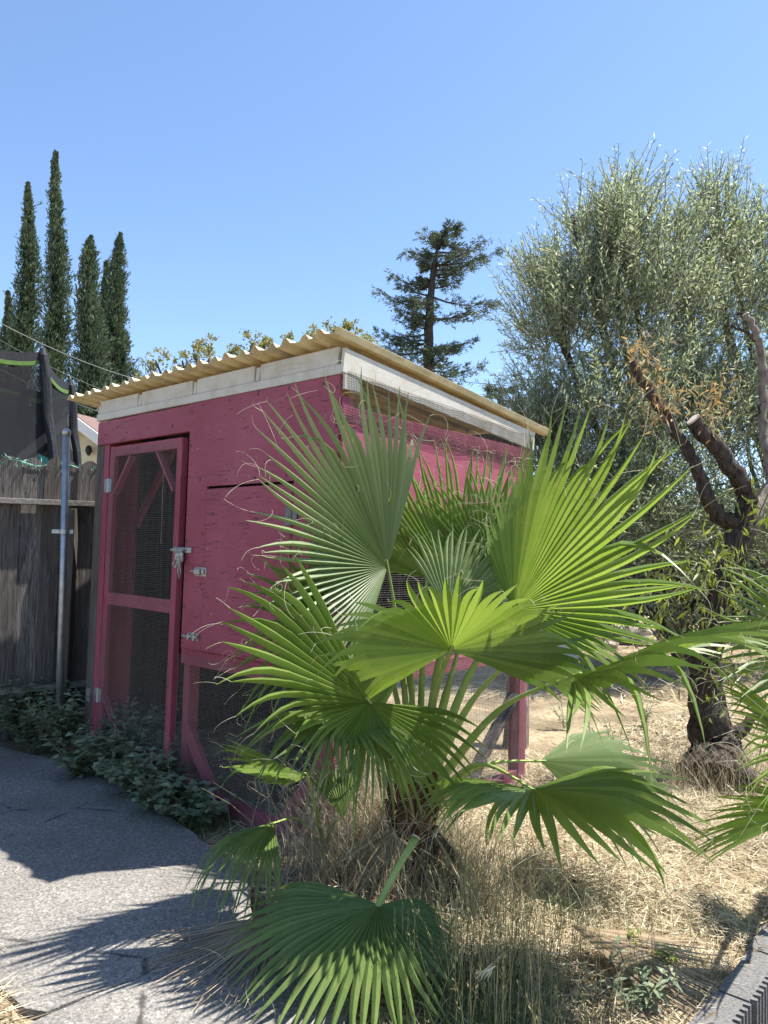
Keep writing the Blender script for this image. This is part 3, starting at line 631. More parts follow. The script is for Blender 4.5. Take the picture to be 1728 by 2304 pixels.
def conifer(base, path, whorls, label, seed, m='cedar', d0=30):
    g = np.random.default_rng(seed); t_ = root_tree('cedar_tree', base, label, 'tree', 'dark conifers behind the coop')
    sp = spline([base] + path, 6); wpart('trunk', tube(sp, interp([.34, .24, .17, .09, .006], len(sp)), 8, .1, seed), 'bark', t_)
    P_, D_, L_, LP, LQ = [], [], [], [], []
    zs = np.array([p[2] for p in sp]); xs = np.array([p[0] for p in sp]); ys = np.array([p[1] for p in sp])
    limbs = []
    for z, l, r in whorls:
        o = np.array((np.interp(z, zs, xs), np.interp(z, zs, ys), z))
        l, r = l * 1.1, r * 1.1; dirs = [(-1, 0, l), (1, 0, r)]
        for k in range(3): a = g.random() * 6.283; ln = (l if math.cos(a) < 0 else r) * g.uniform(.45, .85); dirs.append((math.cos(a), math.sin(a), ln))
        for dx, dy, ln in dirs:
            if ln < .1: continue
            up = g.uniform(-.22, .26); K = max(5, int(ln / .22)); dz0 = g.uniform(-.55, .35)
            pts = [o + np.array((dx * ln * t, dy * ln * t, dz0 + ln * (up * t - .22 * t * (1 - t) + .10 * t * t))) + g.normal(0, .04, 3) * t for t in np.linspace(0, 1, K)]
            limbs.append(tube(pts, interp([.05, .03, .012], K), 5))
            for i, p in enumerate(pts):
                t = i / (K - 1)
                if t < .12: continue
                for s_ in range(10):
                    side = g.choice((-1, 1)); sl = ln * .24 * (1.15 - t) + .28
                    dd = np.array((dx * .6 - dy * side * g.uniform(.3, 1), dy * .6 + dx * side * g.uniform(.3, 1), g.normal(0.0, .10))); dd /= np.linalg.norm(dd)
                    q = p + dd * sl * g.random()
                    mN = 9; c = q + dd * (g.random((mN, 1)) * .22) + g.normal(0, .025, (mN, 3)); P_.append(c); D_.append(dd * .9 + g.normal(0, .42, (mN, 3)) + (0, 0, .1)); L_.append(g.uniform(.08, .22, mN))
    wpart('limbs', merge(limbs), 'bark', t_)
    Pc, Dc, Lc = np.concatenate(P_), np.concatenate(D_), np.concatenate(L_)
    wpart('crown', leaves(Pc, Dc, Lc, Lc * .2), m, t_)
DC = 30.
def wz(y): return 1.6 + (1240 - y) * DC / 1666
def wl(a): return a * DC / 1666
cb = (1.914,30,1.631); 
conifer((cb[0], cb[1], 0), [(1.732,30,7.893), (1.635,30,10.475), (1.729,30,12.713), (1.933,30,14.218), (2.586,30,15.517)],
    [(wz(494), wl(9), wl(14)), (wz(508), wl(14), wl(24)), (wz(528), wl(62), wl(45)), (wz(552), wl(18), wl(66)), (wz(580), wl(16), wl(124)), (wz(600), wl(20), wl(92)), (wz(618), wl(40), wl(36)), (wz(645), wl(74), wl(50)), (wz(668), wl(64), wl(128)), (wz(695), wl(98), wl(70)), (wz(715), wl(60), wl(122)), (wz(742), wl(92), wl(52)), (wz(770), wl(66), wl(84)), (wz(795), wl(108), wl(46)), (wz(822), wl(125), wl(62)), (wz(850), wl(104), wl(96)), (wz(880), wl(110), wl(134)), (wz(915), wl(120), wl(150)), (wz(960), wl(120), wl(165)), (wz(1010), wl(120), wl(175)), (wz(1070), wl(120), wl(175))],
    'tall ragged cedar with open layered branches and a crown leaning over', 21)
cb = (5.11,32,1.715)
conifer((cb[0], cb[1], 0), [(5.025,32,6.445), (4.947,32,8.593), (4.958,32,9.064)], [(wz(850), .3, .35), (wz(880), .8, .9), (wz(915), 1.3, 1.6), (wz(955), 1.5, 2.0), (wz(1000), 1.6, 2.4), (wz(1050), 1.6, 2.6)], 'low dark conifer filling the gap between the cedar and the olive tree', 22)

def leafy(name, base, blobs, label, m, nl, L, Wd, seed, cat='tree', group=None, bare=0):
    g = np.random.default_rng(seed); t_ = root_tree(name, base, label, cat, group); base = np.array(base)
    top = np.mean([b[0] for b in blobs], 0)
    wpart('trunk', merge([tube(spline([base, base * .5 + top * .5 + (0, 0, -.5), np.array(c)], 4), interp([.16, .10, .03], 9), 6, .1) for c, r in blobs]), 'bark', t_)
    P_, D_ = [], []
    for c, r in blobs:
        k = int(nl * r * r); cl = max(6, k // 22); cc = np.array(c) + rdir(cl) * (r * g.random((cl, 1)) ** .45); i = g.integers(0, cl, k)
        P_.append(cc[i] + g.normal(0, r * .13, (k, 3))); D_.append(g.normal(0, 1, (k, 3)) + (0, 0, .2))
    P_, D_ = np.concatenate(P_), np.concatenate(D_)
    wpart('crown', leaves(P_, D_, g.uniform(.6, 1.2, len(P_)) * L, Wd), m, t_); return t_
yb = [((-1.037,20,7.743), .32), ((-0.635,20,7.322), .38), ((-1.521,20,7.607), .34), ((-2.027,20.5,7.554), .34), ((-2.805,21,7.679), .3), ((-3.506,21,7.595), .3), ((-3.912,21,7.519), .38), ((-4.515,21,7.244), .34), ((-5.279,21.5,7.427), .40), ((-5.797,22,7.416), .42), ((-6.19,22,7.202), .34), ((-6.991,22,7.18), .40), ((-7.233,22,6.592), .34), ((-1.375,20,6.808), .8), ((-3.463,21,6.394), .8), ((-5.1,21.5,6.202), .8), ((-6.806,22,5.996), .6), ((-0.329,20,6.369), .5)]
b = (-3.835,24.818,0); leafy('yellowing_tree', (b[0] * 1.0 - 2.5, 21, 0), yb, 'yellow green tree tops peeking over the corrugated roof', 'yellowleaf', 2400, .10, .055, 31)
g = np.random.default_rng(8); tw = root_tree('bare_tree', (-6.6, 23, 0), 'bare twiggy treetop beside the narrow cypress', 'tree'); st = np.array((-7.406,23,6.47)); br = [tube([(-6.6, 23, 0), (-6.8, 23, 3), st], [.12, .08, .04], 6)]
for k in range(16):
    a = g.uniform(-1.1, 1.1); p = st + g.normal(0, .15, 3); l = g.uniform(.5, 1.25); q = p + np.array((math.sin(a) * l, g.normal(0, .2), math.cos(a) * l * .9)); br.append(tube([p, (p + q) / 2 + g.normal(0, .06, 3), q], [.02, .013, .005], 4))
wpart('branches', merge(br), 'twig', tw)

# olive: upright shoots lined with narrow silvery leaves
def olive(base, blobs, label, seed, nsh, lower):
    g = np.random.default_rng(seed); t_ = root_tree('olive_tree', base, label, 'tree', 'olive trees behind the pruned tree'); base = np.array(base, float)
    lim = []
    for c, r, k in blobs:
        c = np.array(c); lim.append(tube(spline([base - (0, 0, .05), base + (c - base) * .35 + (0, 0, .2), c, c + (0, 0, r * .6)], 5), interp([.11, .06, .03, .01], 16), 7, .12, seed))
    wpart('trunk', merge(lim), 'bark', t_)
    SP, SD, SL = [], [], []
    for c, r, k in blobs:
        n = int(nsh * k); nb = max(5, n // 26); bd = rdir(nb); d = unit(bd[g.integers(0, nb, n)] + g.normal(0, .27, (n, 3))); d[:, 2] = np.where((d[:, 2] < -.1) & (g.random(n) < .55), -d[:, 2], d[:, 2])
        lob = 1 + .16 * np.sin(d[:, 0] * 5 + seed) * np.sin(d[:, 2] * 6) + g.normal(0, .06, n)
        SP.append(np.array(c) + d * (r * lob * g.random(n) ** .38)[:, None] * np.array((1, 1, 1.02)))
        up = np.where(np.array(c)[2] > 2.8, .75, .2); SD.append(d * .75 + np.array((0, 0, up)) + g.normal(0, .45, (n, 3))); SL.append(g.uniform(.35, .85, n))
    SP, SD, SL = np.concatenate(SP), unit(np.concatenate(SD)), np.concatenate(SL); n = len(SP)
    ok = SP[:, 2] > .35; SP, SD, SL = SP[ok], SD[ok], SL[ok]; n = len(SP)
    wpart('shoots', sticks(SP, SP + SD * SL[:, None], .006), 'twig', t_)
    m = 20; t = np.linspace(.04, 1, m)[None, :]; pos = SP[:, None] + SD[:, None] * (SL[:, None] * t)[..., None]
    s1 = unit(np.cross(SD, rdir(n))); s2 = np.cross(SD, s1); a = np.arange(m)[None] * 1.5708 + (np.arange(m)[None] % 2) * 1.5708 + g.random((n, 1)) * 6.28
    side = np.cos(a)[..., None] * s1[:, None] + np.sin(a)[..., None] * s2[:, None]
    dd = SD[:, None] * .75 + side * .75 + g.normal(0, .15, (n, m, 3)); Ls = g.uniform(.06, .105, (n, m))
    V, F = leaves(pos.reshape(-1, 3), dd.reshape(-1, 3), Ls.reshape(-1), g.uniform(.014, .021, n * m))
    wpart('crown', (V, F), 'olive', t_)
olive((4.75, 11.6, 0), [((3.457,10.8,4.873), 1.35, .20), ((2.671,10.8,4.585), 1.0, .12), ((3.646,11,6.032), .95, .09), ((3.041,11,5.878), .75, .055), ((2.375,11,5.38), .55, .03), ((3.407,10.6,3.252), 1.35, .17), ((2.456,10.5,3.084), .75, .09), ((3.23,10.4,1.898), 1.15, .24), ((2.446,10.4,2.127), .7, .12), ((3.503,11,6.926), .34, .012), ((2.832,11,6.423), .4, .014)],
      'big silvery olive tree rising behind the coop roof edge', 41, 4000, 0)
olive((7.2, 12.2, 0), [((5.317,11.4,4.959), 1.4, .22), ((5.124,11.6,6.308), .9, .09), ((5.265,11.6,7.113), .42, .018), ((6.297,11.8,6.124), 1.2, .12), ((4.549,11.2,3.235), 1.1, .14), ((5.663,11.4,3.084), 1.5, .2), ((5.002,11,1.693), 1.0, .12), ((5.925,11,1.652), 1.2, .09)],
      'second silvery olive tree spreading behind the pruned trunk', 42, 3700, 0)

# pruned tree with sawn limbs
prn = root_tree('pruned_tree', (2.468,5.565,0), 'pruned tree with sawn off limbs and a swollen dark base', 'tree')
def limb(pts, rad, name='limb', m='bark', wob=.13, seed=0, n=13, parent=prn):
    gl = np.random.default_rng(seed); sp = [np.array(p) + (gl.normal(0, .010, 3) if 0 < i < 6 * (len(pts) - 1) else 0) for i, p in enumerate(spline(pts, 6))]; rad = [r * .82 for r in rad]; return wpart(name, tube(sp, interp(rad, len(sp)), n, wob, seed), m, parent, smooth=True)
limb([(2.408,5.323,0), (2.5,5.55,0.205), (2.447,5.58,0.489), (2.454,5.6,0.88), (2.54,5.6,1.247), (2.63,5.6,1.583), (2.721,5.6,1.888)], [.31, .25, .185, .145, .125, .115, .115, .13], 'trunk', seed=2, wob=.09)
limb([(2.531,5.62,0.319), (2.601,5.5,0.349), (2.764,5.5,0.482)], [.08, .075, .03], 'burl', seed=5, wob=.12)
limb([(2.708,5.6,1.853), (2.49,5.55,1.98), (2.351,5.5,2.239), (2.2,5.5,2.502), (2.015,5.5,2.8), (1.836,5.5,3.092)], [.085, .07, .055, .05, .046, .042], 'limb', seed=6)
l2 = limb([(2.721,5.6,1.871), (2.724,5.55,2.12), (2.566,5.5,2.345), (2.278,5.45,2.646)], [.10, .085, .075, .068], 'limb', seed=7)
limb([(2.721,5.6,1.854), (2.969,5.7,2.139), (3.442,5.8,2.405)], [.10, .085, .07], 'limb', 'bark_pale', seed=8)
limb([(3.01,5.7,2.174), (2.954,5.75,2.666), (2.948,5.75,3.124), (2.892,5.75,3.407), (2.815,5.75,3.554)], [.05, .042, .038, .034, .030], 'limb', 'bark_pale', seed=9)
limb([(2.913,5.75,3.336), (2.752,5.75,3.456), (2.661,5.75,3.429)], [.016, .012, .006], 'twig', 'bark', seed=10, n=6); limb([(2.829,5.75,3.541), (2.752,5.75,3.574)], [.02, .010], 'twig', 'bark', seed=11, n=6)
limb([(2.2,5.5,2.486), (2.047,5.45,2.657), (2.076,5.4,2.847)], [.018, .01, .004], 'twig', 'bark_pale', seed=12, n=6); limb([(2.947,5.75,2.877), (2.832,5.7,2.689), (2.646,5.6,2.547)], [.014, .01, .004], 'twig', 'bark', seed=13, n=6)
def disc(c, d, r, m, name='sawn_end'):
    c, d = Vector(c), Vector(d).normalized(); wpart(name, tube([c, c + d * .004, c + d * .012], [r * 1.0, r * .98, r * .9], 14, .05), m, prn)
disc((2.278,5.45,2.646), Vector((2.278,5.45,2.646)) - Vector((2.424,5.48,2.505)), .055, 'cutwood')
disc((2.815,5.75,3.554), Vector((2.815,5.75,3.554)) - Vector((2.892,5.75,3.407)), .028, 'cutwood')
def hangleaves(centres, n, L, Wd, m, name, parent, seed, down=.9, spread=.09):
    g = np.random.default_rng(seed); P_ = []; 
    for c, k, s in centres: P_.append(np.array(c) + g.normal(0, 1, (int(n * k), 3)) * np.array((s, s, s * 1.3)))
    P_ = np.concatenate(P_); D_ = g.normal(0, .6, P_.shape) - (0, 0, down)
    wpart(name, leaves(P_, D_, g.uniform(.6, 1.2, len(P_)) * L, g.uniform(.7, 1.2, len(P_)) * Wd, fold=.18), m, parent)
hangleaves([((1.878,5.45,3.154), 1, .07), ((1.953,5.45,2.955), .8, .07), ((1.989,5.4,2.729), .6, .06), ((2.1,5.4,2.765), .3, .06), ((2.388,5.4,2.706), .8, .07), ((2.437,5.4,2.857), .4, .05), ((2.565,5.5,2.983), .25, .05), ((2.231,5.5,2.907), .15, .05)], 75, .085, .016, 'dryleaf', 'dried_leaves', prn, 3)
sk = [((2.346,5.3,1.643), 1, .10), ((2.283,5.3,1.452), 1.3, .12), ((2.474,5.3,1.488), .8, .10), ((2.379,5.3,1.233), 1, .12), ((2.221,5.3,1.292), .8, .1), ((2.682,5.4,2.042), .5, .06), ((2.806,5.4,2.11), .6, .07), ((2.106,5.5,1.505), 1.1, .11), ((2.041,5.5,1.339), .8, .10), ((2.174,5.5,1.146), .8, .1), ((2.204,5.5,1.639), .5, .08), ((2.585,5.4,1.007), .6, .12), ((2.682,5.4,0.85), .7, .12), ((2.329,5.4,0.65), .4, .10), ((2.474,5.3,1.71), .4, .06)]
hangleaves(sk, 46, .10, .022, 'sucker', 'sucker_leaves', prn, 4)
g = np.random.default_rng(6); pts = []
for c, k, s in sk:
    c = np.array(c); o = np.array((2.614,5.6,1.382)) if g.random() < .6 else np.array((2.46,5.55,0.626))
    pts.append([o + (c - o) * t + np.array((0, -.05 * math.sin(3 * t), .22 * math.sin(math.pi * t))) for t in np.linspace(0, 1, 8)])
wpart('sucker_stems', polyribbons(np.array(pts), .005), 'twig', prn)

# yard clutter at the back
shp = np.array((2.66,10.987,0)); sh = obj('grey_board', beam(np.array((1.772,9.2,0.628)), np.array((2.43,9.2,0.646)), .03, .62), 'sheetgrey'); tag(sh, 'grey weathered board standing on edge behind the palm', 'board')
def rock(name, c, r, label, seed, m='stone', cat='rock', grp=None):
    g = np.random.default_rng(seed); bm = bmesh.new(); bmesh.ops.create_icosphere(bm, subdivisions=3, radius=1)
    for v in bm.verts:
        k = 1 + .18 * math.sin(v.co.x * 3 + seed) * math.cos(v.co.y * 4) + .10 * math.sin(v.co.z * 7 + seed) + g.normal(0, .03); v.co = Vector((v.co.x * r[0] * k + c[0], v.co.y * r[1] * k + c[1], v.co.z * r[2] * k + c[2]))
    bm.verts.index_update(); gg = ([tuple(v.co) for v in bm.verts], [tuple(v.index for v in f.verts) for f in bm.faces]); bm.free()
    o = obj(name, gg, m); tag(o, label, cat, grp)
c = (4.773,14.089,0); rock('boulder', (c[0], c[1], .14), (.40, .30, .22), 'tan boulder lying in dry grass under the olive tree', 3)
c = (3.905,13.141,0); rock('brick_lump', (c[0], c[1], .07), (.26, .14, .10), 'small flat brown stone beside the tan boulder', 5)
c = (4.295,15.903,0); o = obj('fallen_log', tube([(c[0] - .5, c[1] + .1, .1), (c[0], c[1], .11), (c[0] + .6, c[1] - .1, .1)], [.10, .11, .09], 9, .1, 2), 'bark_pale'); tag(o, 'pale fallen log lying behind the grey board', 'log')

for i, (px, r_, lb) in enumerate((((2.871,15,1.173), 1.5, 'dark green hedge shrub closing the yard behind the coop'), ((5.36,16,1.302), 1.7, 'dense dark shrub behind the tan boulder'), ((7.234,15.5,1.458), 1.7, 'wide dark shrub at the yard end behind the pruned tree'), ((8.889,15,1.603), 1.7, 'dark shrub at the yard end beside the wide one'))):
    leafy('dark_shrub', (px[0], px[1], 0), [((px[0], px[1], 1.0), r_ * .75), ((px[0] - .8, px[1] + .3, 1.5), r_ * .7), ((px[0] + .9, px[1] + .2, 1.6), r_ * .7), ((px[0], px[1] + .4, 2.3), r_ * .6)], lb, 'cypress', 1500, .16, .07, 70 + i, 'shrub', 'shrubs closing the yard')
# block retaining wall, parallel to the coop's side
rw = thing('retaining_wall', uv(WALL_U, WALL_V, 0), 'low retaining wall of fluted grey concrete blocks at the yard edge', 'wall')
def fluted(L, h, d):
    """one block: x along the wall, y outward, flutes on the outer face"""
    n = 10; outl = [(0, -d), (L, -d)]
    for k in range(n, 0, -1):
        a = L * k / n; w = L / n; outl += [(a - .001, 0), (a - w * .42, 0), (a - w * .5, -.022), (a - w * .92, -.022)]
    outl += [(0.002, 0)] if False else []
    return outl
def block_geo(s0, L, z0, z1, jit):
    pts = fluted(L, 0, .125); V = []
    for z in (z0, z1):
        for a, o in pts:
            u_ = WALL_U - o - jit - .17; v_ = s0 + a; V.append(uv(WALL_U - .01 - (o + .125) - jit, v_, z))
    n = len(pts); return V, [tuple(range(n - 1, -1, -1)), tuple(range(n, 2 * n))] + [(i, (i + 1) % n, n + (i + 1) % n, n + i) for i in range(n)]
rb = random.Random(2)
for course, (z0, z1) in enumerate(((-.30, -.152), (-.148, .035))):
    s0 = WALL_V - .02 - .2 * course
    while s0 < 5: wpart('block', block_geo(s0, .392, z0, z1 + rb.uniform(-.004, .006), rb.uniform(-.006, .006)), 'block', rw); s0 += .40

# ------------------------------------------------------------------ fan palms
def fan_geo(H, A, B, p0, p1, n, split=.5, droop=.12, cup=.10, pleat=.66, fold=None, seed=0, side=.30, prof=None, tipdrop=.22, curl=0.0, ground=None):
    n = int(n * .9); fold = fold if fold is not None else .16 * (1 if seed % 2 else -1)
    g = random.Random(seed); H, A, B = (np.array(x, float) for x in (H, A, B)); a = A - H; R = np.linalg.norm(a); a /= R
    nr = np.cross(a, B - H); nr /= np.linalg.norm(nr); b = np.cross(nr, a)
    p0, p1 = math.radians(p0), math.radians(p1); pm = max(abs(p0), abs(p1), 1.2)
    lenf = lambda p: R * (1 - side * (abs(p) / pm) ** 2)
    if prof: lenf = lambda p: R * float(np.interp(math.degrees(p), [k for k, _ in prof], [k for _, k in prof]))
    sgn = 1 if nr[2] < 0 else -1
    ts = [.0, .10, .22, .36, split, split + (1 - split) * .25, split + (1 - split) * .5, split + (1 - split) * .72, split + (1 - split) * .9, 1.0]
    split = min(.62, split + .06); ts = [.0, .10, .22, .36, split, split + (1 - split) * .25, split + (1 - split) * .5, split + (1 - split) * .72, split + (1 - split) * .9, 1.0]
    V, F, T, tips = [], [], [], []
    dp = (p1 - p0) / n
    def base_pt(p, r, ext=0):
        d = a * math.cos(p) + b * math.sin(p); q = H + d * r + nr * (cup * r * r / R * sgn * -1 + fold * abs(math.sin(p)) * r)
        q[2] -= droop * R * (r / R) ** 2
        return q, d
    for i in range(n):
        p = p0 + (i + .5) * dp; jl = g.uniform(.88, 1.05); td = tipdrop * g.uniform(.2, 1.3) + (g.random() < .08) * .45; tw = g.gauss(0, .045); tn = g.gauss(0, .06); tt0 = g.random() ; st = len(V)
        sp_i = split * g.uniform(.97, 1.03)
        for t in ts:
            if t <= split + 1e-6:
                e = []
                for pp in (p - dp / 2, p, p + dp / 2):
                    q, d = base_pt(pp, t * lenf(pp)); e.append(q)
                w = np.linalg.norm(e[2] - e[0]) / 2; e[1] = e[1] + nr * (pleat * 2 * w + .0006)
            else:
                s = (t - split) / (1 - split); rr = (split + (t - split) * jl) * lenf(p); q, d = base_pt(p + tw * s * s, rr)
                w0 = split * lenf(p) * math.sin(dp / 2); w = w0 * (1 - s ** 1.5) ** .9 + .0006
                q = q + nr * tn * s * s * R * .5; q[2] -= td * R * s ** 2 * .5
                if ground is not None: q[2] = max(q[2], ground)
                pe = -a * math.sin(p) + b * math.cos(p); e = [q - pe * w, q + nr * (pleat * 2 * w), q + pe * w]
            V += e; T += [t + (.10 if tt0 > .8 else 0)] * 3
        for k in range(len(ts) - 1):
            o = st + k * 3; F += [(o, o + 1, o + 4, o + 3), (o + 1, o + 2, o + 5, o + 4)]
        tips.append((V[st + 12], V[st + 21], V[st + 28], b, a * math.cos(p) + b * math.sin(p)))
    return np.array(V), F, T, tips, (a, b, nr, R)
def threads_geo(tips, R, seed, per=2):
    g = np.random.default_rng(seed); out = []; K = 12
    for (s0, s1, s2, b, d) in tips:
        for k in range(per):
            f = g.random(); st = s0 * (1 - f) + s2 * f if k else s2 * .9 + s1 * .1
            dr = unit(d * g.uniform(.3, 1.2) + g.normal(0, .55, 3)); ax = unit(g.normal(0, 1, 3)); kappa = g.normal(0, .15); step = R * g.uniform(.006, .020); pts = [st]
            for j in range(K - 1):
                ang = kappa * (1 + .12 * j); dr = unit(dr * math.cos(ang) + np.cross(ax, dr) * math.sin(ang) + np.array((0, 0, -.04))); pts.append(pts[-1] + dr * step)
            out.append(pts)
    return polyribbons(np.array(out), np.linspace(.0009, .0005, K)[None])
def frond(root, crown, FG, p0, p1, n=40, m='palm', seed=0, pet=True, sagp=.12, threads=1, pr=(.020, .011), **kw):
    H, A, B = FG; V, F, T, tips, (a, b, nr, R) = fan_geo(H, A, B, p0, p1, n, seed=seed, **kw)
    o = wpart('frond', (V, F), m, root, tt=T)
    H = np.array(H); C = np.array(crown)
    if pet:
        L = np.linalg.norm(H - C); mid = (C + H) / 2 + np.array((0, 0, sagp * L)); pts = spline([C, mid, H, H + a * R * .04], 6)
        pz = obj('petiole', tube(pts, interp([pr[0] * 1.5, pr[0], pr[1], pr[1] * .8, .003], len(pts)), 7, 0, flat=.6), 'petiole', o, smooth=True)
    if threads: obj('threads', threads_geo(tips, R, seed + 100, threads), 'thread', o, kind='stuff')
    return o
PB = np.array((0.174,3.705,0)); CR = PB + (0.03, -.02, .42)
palm = thing('fan_palm', tuple(PB), 'young green fan palm with broad fronds growing against the coop corner', 'palm')
tk = [PB - (0, 0, .08), PB + (0, 0, .12), PB + (.015, -.01, .30), CR, CR + (.0, 0, .10)]
trk = wpart('trunk', tube(spline(tk, 4), interp([.10, .115, .10, .085, .05], 17), 12, .14, 3), 'palmtrunk', palm)
rk = random.Random(4)
for k in range(22):
    a = k * 2.4; z = .04 + .40 * k / 22; p = PB + np.array((math.cos(a) * .085, math.sin(a) * .085, z)); q = p + np.array((math.cos(a) * .06, math.sin(a) * .06, .15 + .05 * rk.random()))
    obj('leaf_base', tube([p, (p + q) / 2, q], [.030, .024, .012], 6, .1, k, flat=.5), 'palmtrunk', trk)
def cr(dx=0, dy=0, dz=0): return CR + np.array((dx, dy, dz))
# upper left fan, back to the light
frond(palm, cr(-.03, 0, .05), ((0.025,3.66,1.532),(-0.437,3.102,2.32),(-0.501,3.073,0.808)), -58, 108, 52, 'palm_blue', 1, fold=.10, prof=[(-58, .82), (-20, .95), (0, 1), (30, .88), (60, .70), (108, .52)], split=.46, droop=.0, cup=.05, tipdrop=.06, threads=2, side=.25)
# upper right fan
frond(palm, cr(.04, 0, .05), ((0.601,3.38,1.358),(1.035,2.587,1.985),(0.299,3.93,2.262)), -56, 104, 54, 'palm', 2, fold=-.06, prof=[(-56, .62), (-25, .86), (0, 1), (40, .88), (70, .6), (104, .42)], split=.50, droop=.0, cup=.04, tipdrop=.06, threads=2, side=.30)
# centre fan facing us
frond(palm, cr(0, -.03, .05), ((0.289,3.05,1.212),(0.214,2.582,1.612),(-0.326,3.094,1.148)), -128, 128, 48, 'palm', 3, fold=.05, prof=[(-128, 1.02), (-100, 1.0), (-70, .9), (-30, .85), (0, .85), (50, .95), (90, .9), (128, .72)], split=.55, droop=.10, cup=.10, tipdrop=.18, side=.10, threads=1)
# left fan, half raised and half drooping
frond(palm, cr(-.05, -.03, .03), ((-0.038,3.12,0.978),(-0.615,3.011,1.554),(-0.419,2.632,0.504)), -22, 220, 52, 'palm', 4, fold=.08, prof=[(-22, .92), (0, 1), (30, .86), (55, .5), (90, .36), (130, .44), (175, .66), (220, .68)], split=.50, droop=.03, cup=.06, tipdrop=.22, side=.28, threads=1)
# upright fan behind
frond(palm, cr(0, .05, .05), ((0.391,3.72,1.397),(0.449,4.087,2.239),(-0.527,3.732,1.455)), -42, 45, 34, 'palm', 5, split=.42, droop=.02, cup=.04, tipdrop=.03, side=.2)
# long fan reaching to the side
frond(palm, cr(.06, -.02, .03), ((0.815,3.15,1.102),(1.234,2.33,1.437),(1.622,3.656,1.333)), -48, 60, 34, 'palm', 6, split=.5, droop=.03, cup=.06, tipdrop=.2, side=.45)
# low fan at the trunk's open side
frond(palm, cr(.06, -.03, -.02), ((0.643,3.12,0.642),(1.033,2.361,0.747),(1.4,3.52,0.724)), -155, 70, 44, 'palm', 7, prof=[(-155, .62), (-110, .5), (-60, .62), (-25, .92), (0, 1), (40, .7), (80, .5)], split=.5, droop=.14, cup=.06, tipdrop=.3, side=.42, sagp=.2)
frond(palm, cr(.05, .03, -.02), ((0.81,3.75,0.586),(1.508,3.696,0.598),(0.854,4.388,0.87)), -55, 55, 26, 'palm_blue', 8, split=.5, droop=.08, cup=.04, tipdrop=.2, side=.3, threads=1)
frond(palm, cr(-.05, .03, .02), ((-0.244,3.58,1.208),(-0.487,3.098,1.622),(-0.629,3.339,0.702)), -40, 75, 30, 'palm_dark', 9, split=.45, droop=.08, cup=.06, tipdrop=.2, threads=1)
frond(palm, cr(.04, .03, .04), ((0.655,3.5,1.147),(1.065,3.771,1.055),(0.453,3.888,1.39)), -60, 60, 28, 'palm', 10, split=.5, droop=.08, cup=.04, tipdrop=.2, threads=1)
frond(palm, cr(-.05, 0, -.04), ((-0.162,3.25,0.911),(-0.416,2.824,0.846),(0.261,3.017,0.781)), -30, 100, 28, 'palm_dark', 11, split=.45, droop=.12, cup=.06, tipdrop=.4, threads=1)
frond(palm, cr(0, .05, .04), ((0.224,3.75,1.48),(0.059,4.174,2.064),(-0.496,3.695,1.316)), -50, 60, 28, 'palm', 12, split=.48, droop=.05, cup=.05, tipdrop=.1, threads=2)
frond(palm, cr(0.02, .04, 0), ((0.093,3.6,1.204),(-0.225,3.925,1.136),(-0.063,3.371,0.837)), -60, 80, 26, 'palm_dark', 14, split=.5, droop=.15, cup=.05, tipdrop=.4, threads=1)
frond(palm, cr(-.02, .04, .04), ((-0.098,3.72,1.406),(-0.332,3.344,1.84),(-0.464,3.456,0.981)), -50, 70, 30, 'palm', 15, split=.48, droop=.05, cup=.05, tipdrop=.1, threads=1)
frond(palm, cr(-.03, .02, .02), ((0.139,3.35,1.134),(-0.226,3.661,0.994),(0.022,3.043,0.757)), -70, 60, 30, 'palm', 16, split=.5, droop=.10, cup=.05, tipdrop=.2, threads=1)
frond(palm, cr(.02, .04, .04), ((0.313,3.45,1.328),(0.545,3.678,1.733),(-0.152,3.549,1.539)), -60, 60, 28, 'palm_blue', 17, split=.48, droop=.05, cup=.05, tipdrop=.1, threads=1)
frond(palm, cr(.03, .05, .04), ((0.538,3.75,1.489),(0.643,3.908,2.121),(-0.11,3.707,1.608)), -50, 50, 30, 'palm', 18, split=.45, droop=.03, cup=.05, tipdrop=.05, threads=1)
for k, (ax_, ay_) in enumerate(((830,1960), (1010,1950), (900,2010), (985,1890))):
    frond(palm, cr(0, 0, -.08), (tuple(PB + (.10 * math.cos(k * 1.9), .10 * math.sin(k * 1.9) - .05, .30)), tuple(PB + (.30 * math.cos(k * 1.9), .30 * math.sin(k * 1.9) - .10, .03)), tuple(PB + (.05 + .2 * math.cos(k * 1.9 + 1), .2 * math.sin(k * 1.9 + 1), .05))), -45, 45, 22, 'palm_dead', 70 + k, pet=False, split=.35, droop=.05, tipdrop=.3, threads=0, ground=.02)
# seedling palm at the coop post
QB = np.array((-0.258,3.846,0)); QC = QB + (0, 0, .06)
p2 = thing('seedling_palm', tuple(QB), 'small seedling palm with three thin fronds at the red corner post', 'palm')
wpart('stem', tube([QB - (0, 0, .04), QB + (0, 0, .05), QC + (0, 0, .06)], [.03, .028, .014], 8, .15), 'palmtrunk', p2)
frond(p2, QC, ((-0.312,3.35,0.603),(-0.635,3.094,0.683),(-0.075,3.019,0.499)), -30, 40, 18, 'palm', 21, split=.6, droop=.0, cup=.1, tipdrop=.05, pr=(.011, .007), sagp=.05, threads=1)
frond(p2, QC, ((-0.453,3.35,0.393),(-0.681,2.998,0.378),(-0.102,3.124,0.35)), -30, 50, 22, 'palm_dark', 22, split=.45, droop=.28, cup=.1, tipdrop=.8, pr=(.008, .006), sagp=.15, threads=0)
frond(p2, QC, ((-0.149,3.45,0.389),(-0.21,3.645,0.635),(-0.462,3.43,0.328)), -35, 35, 16, 'palm_dark', 23, split=.5, droop=.02, cup=.1, tipdrop=.05, pr=(.008, .006), threads=0)
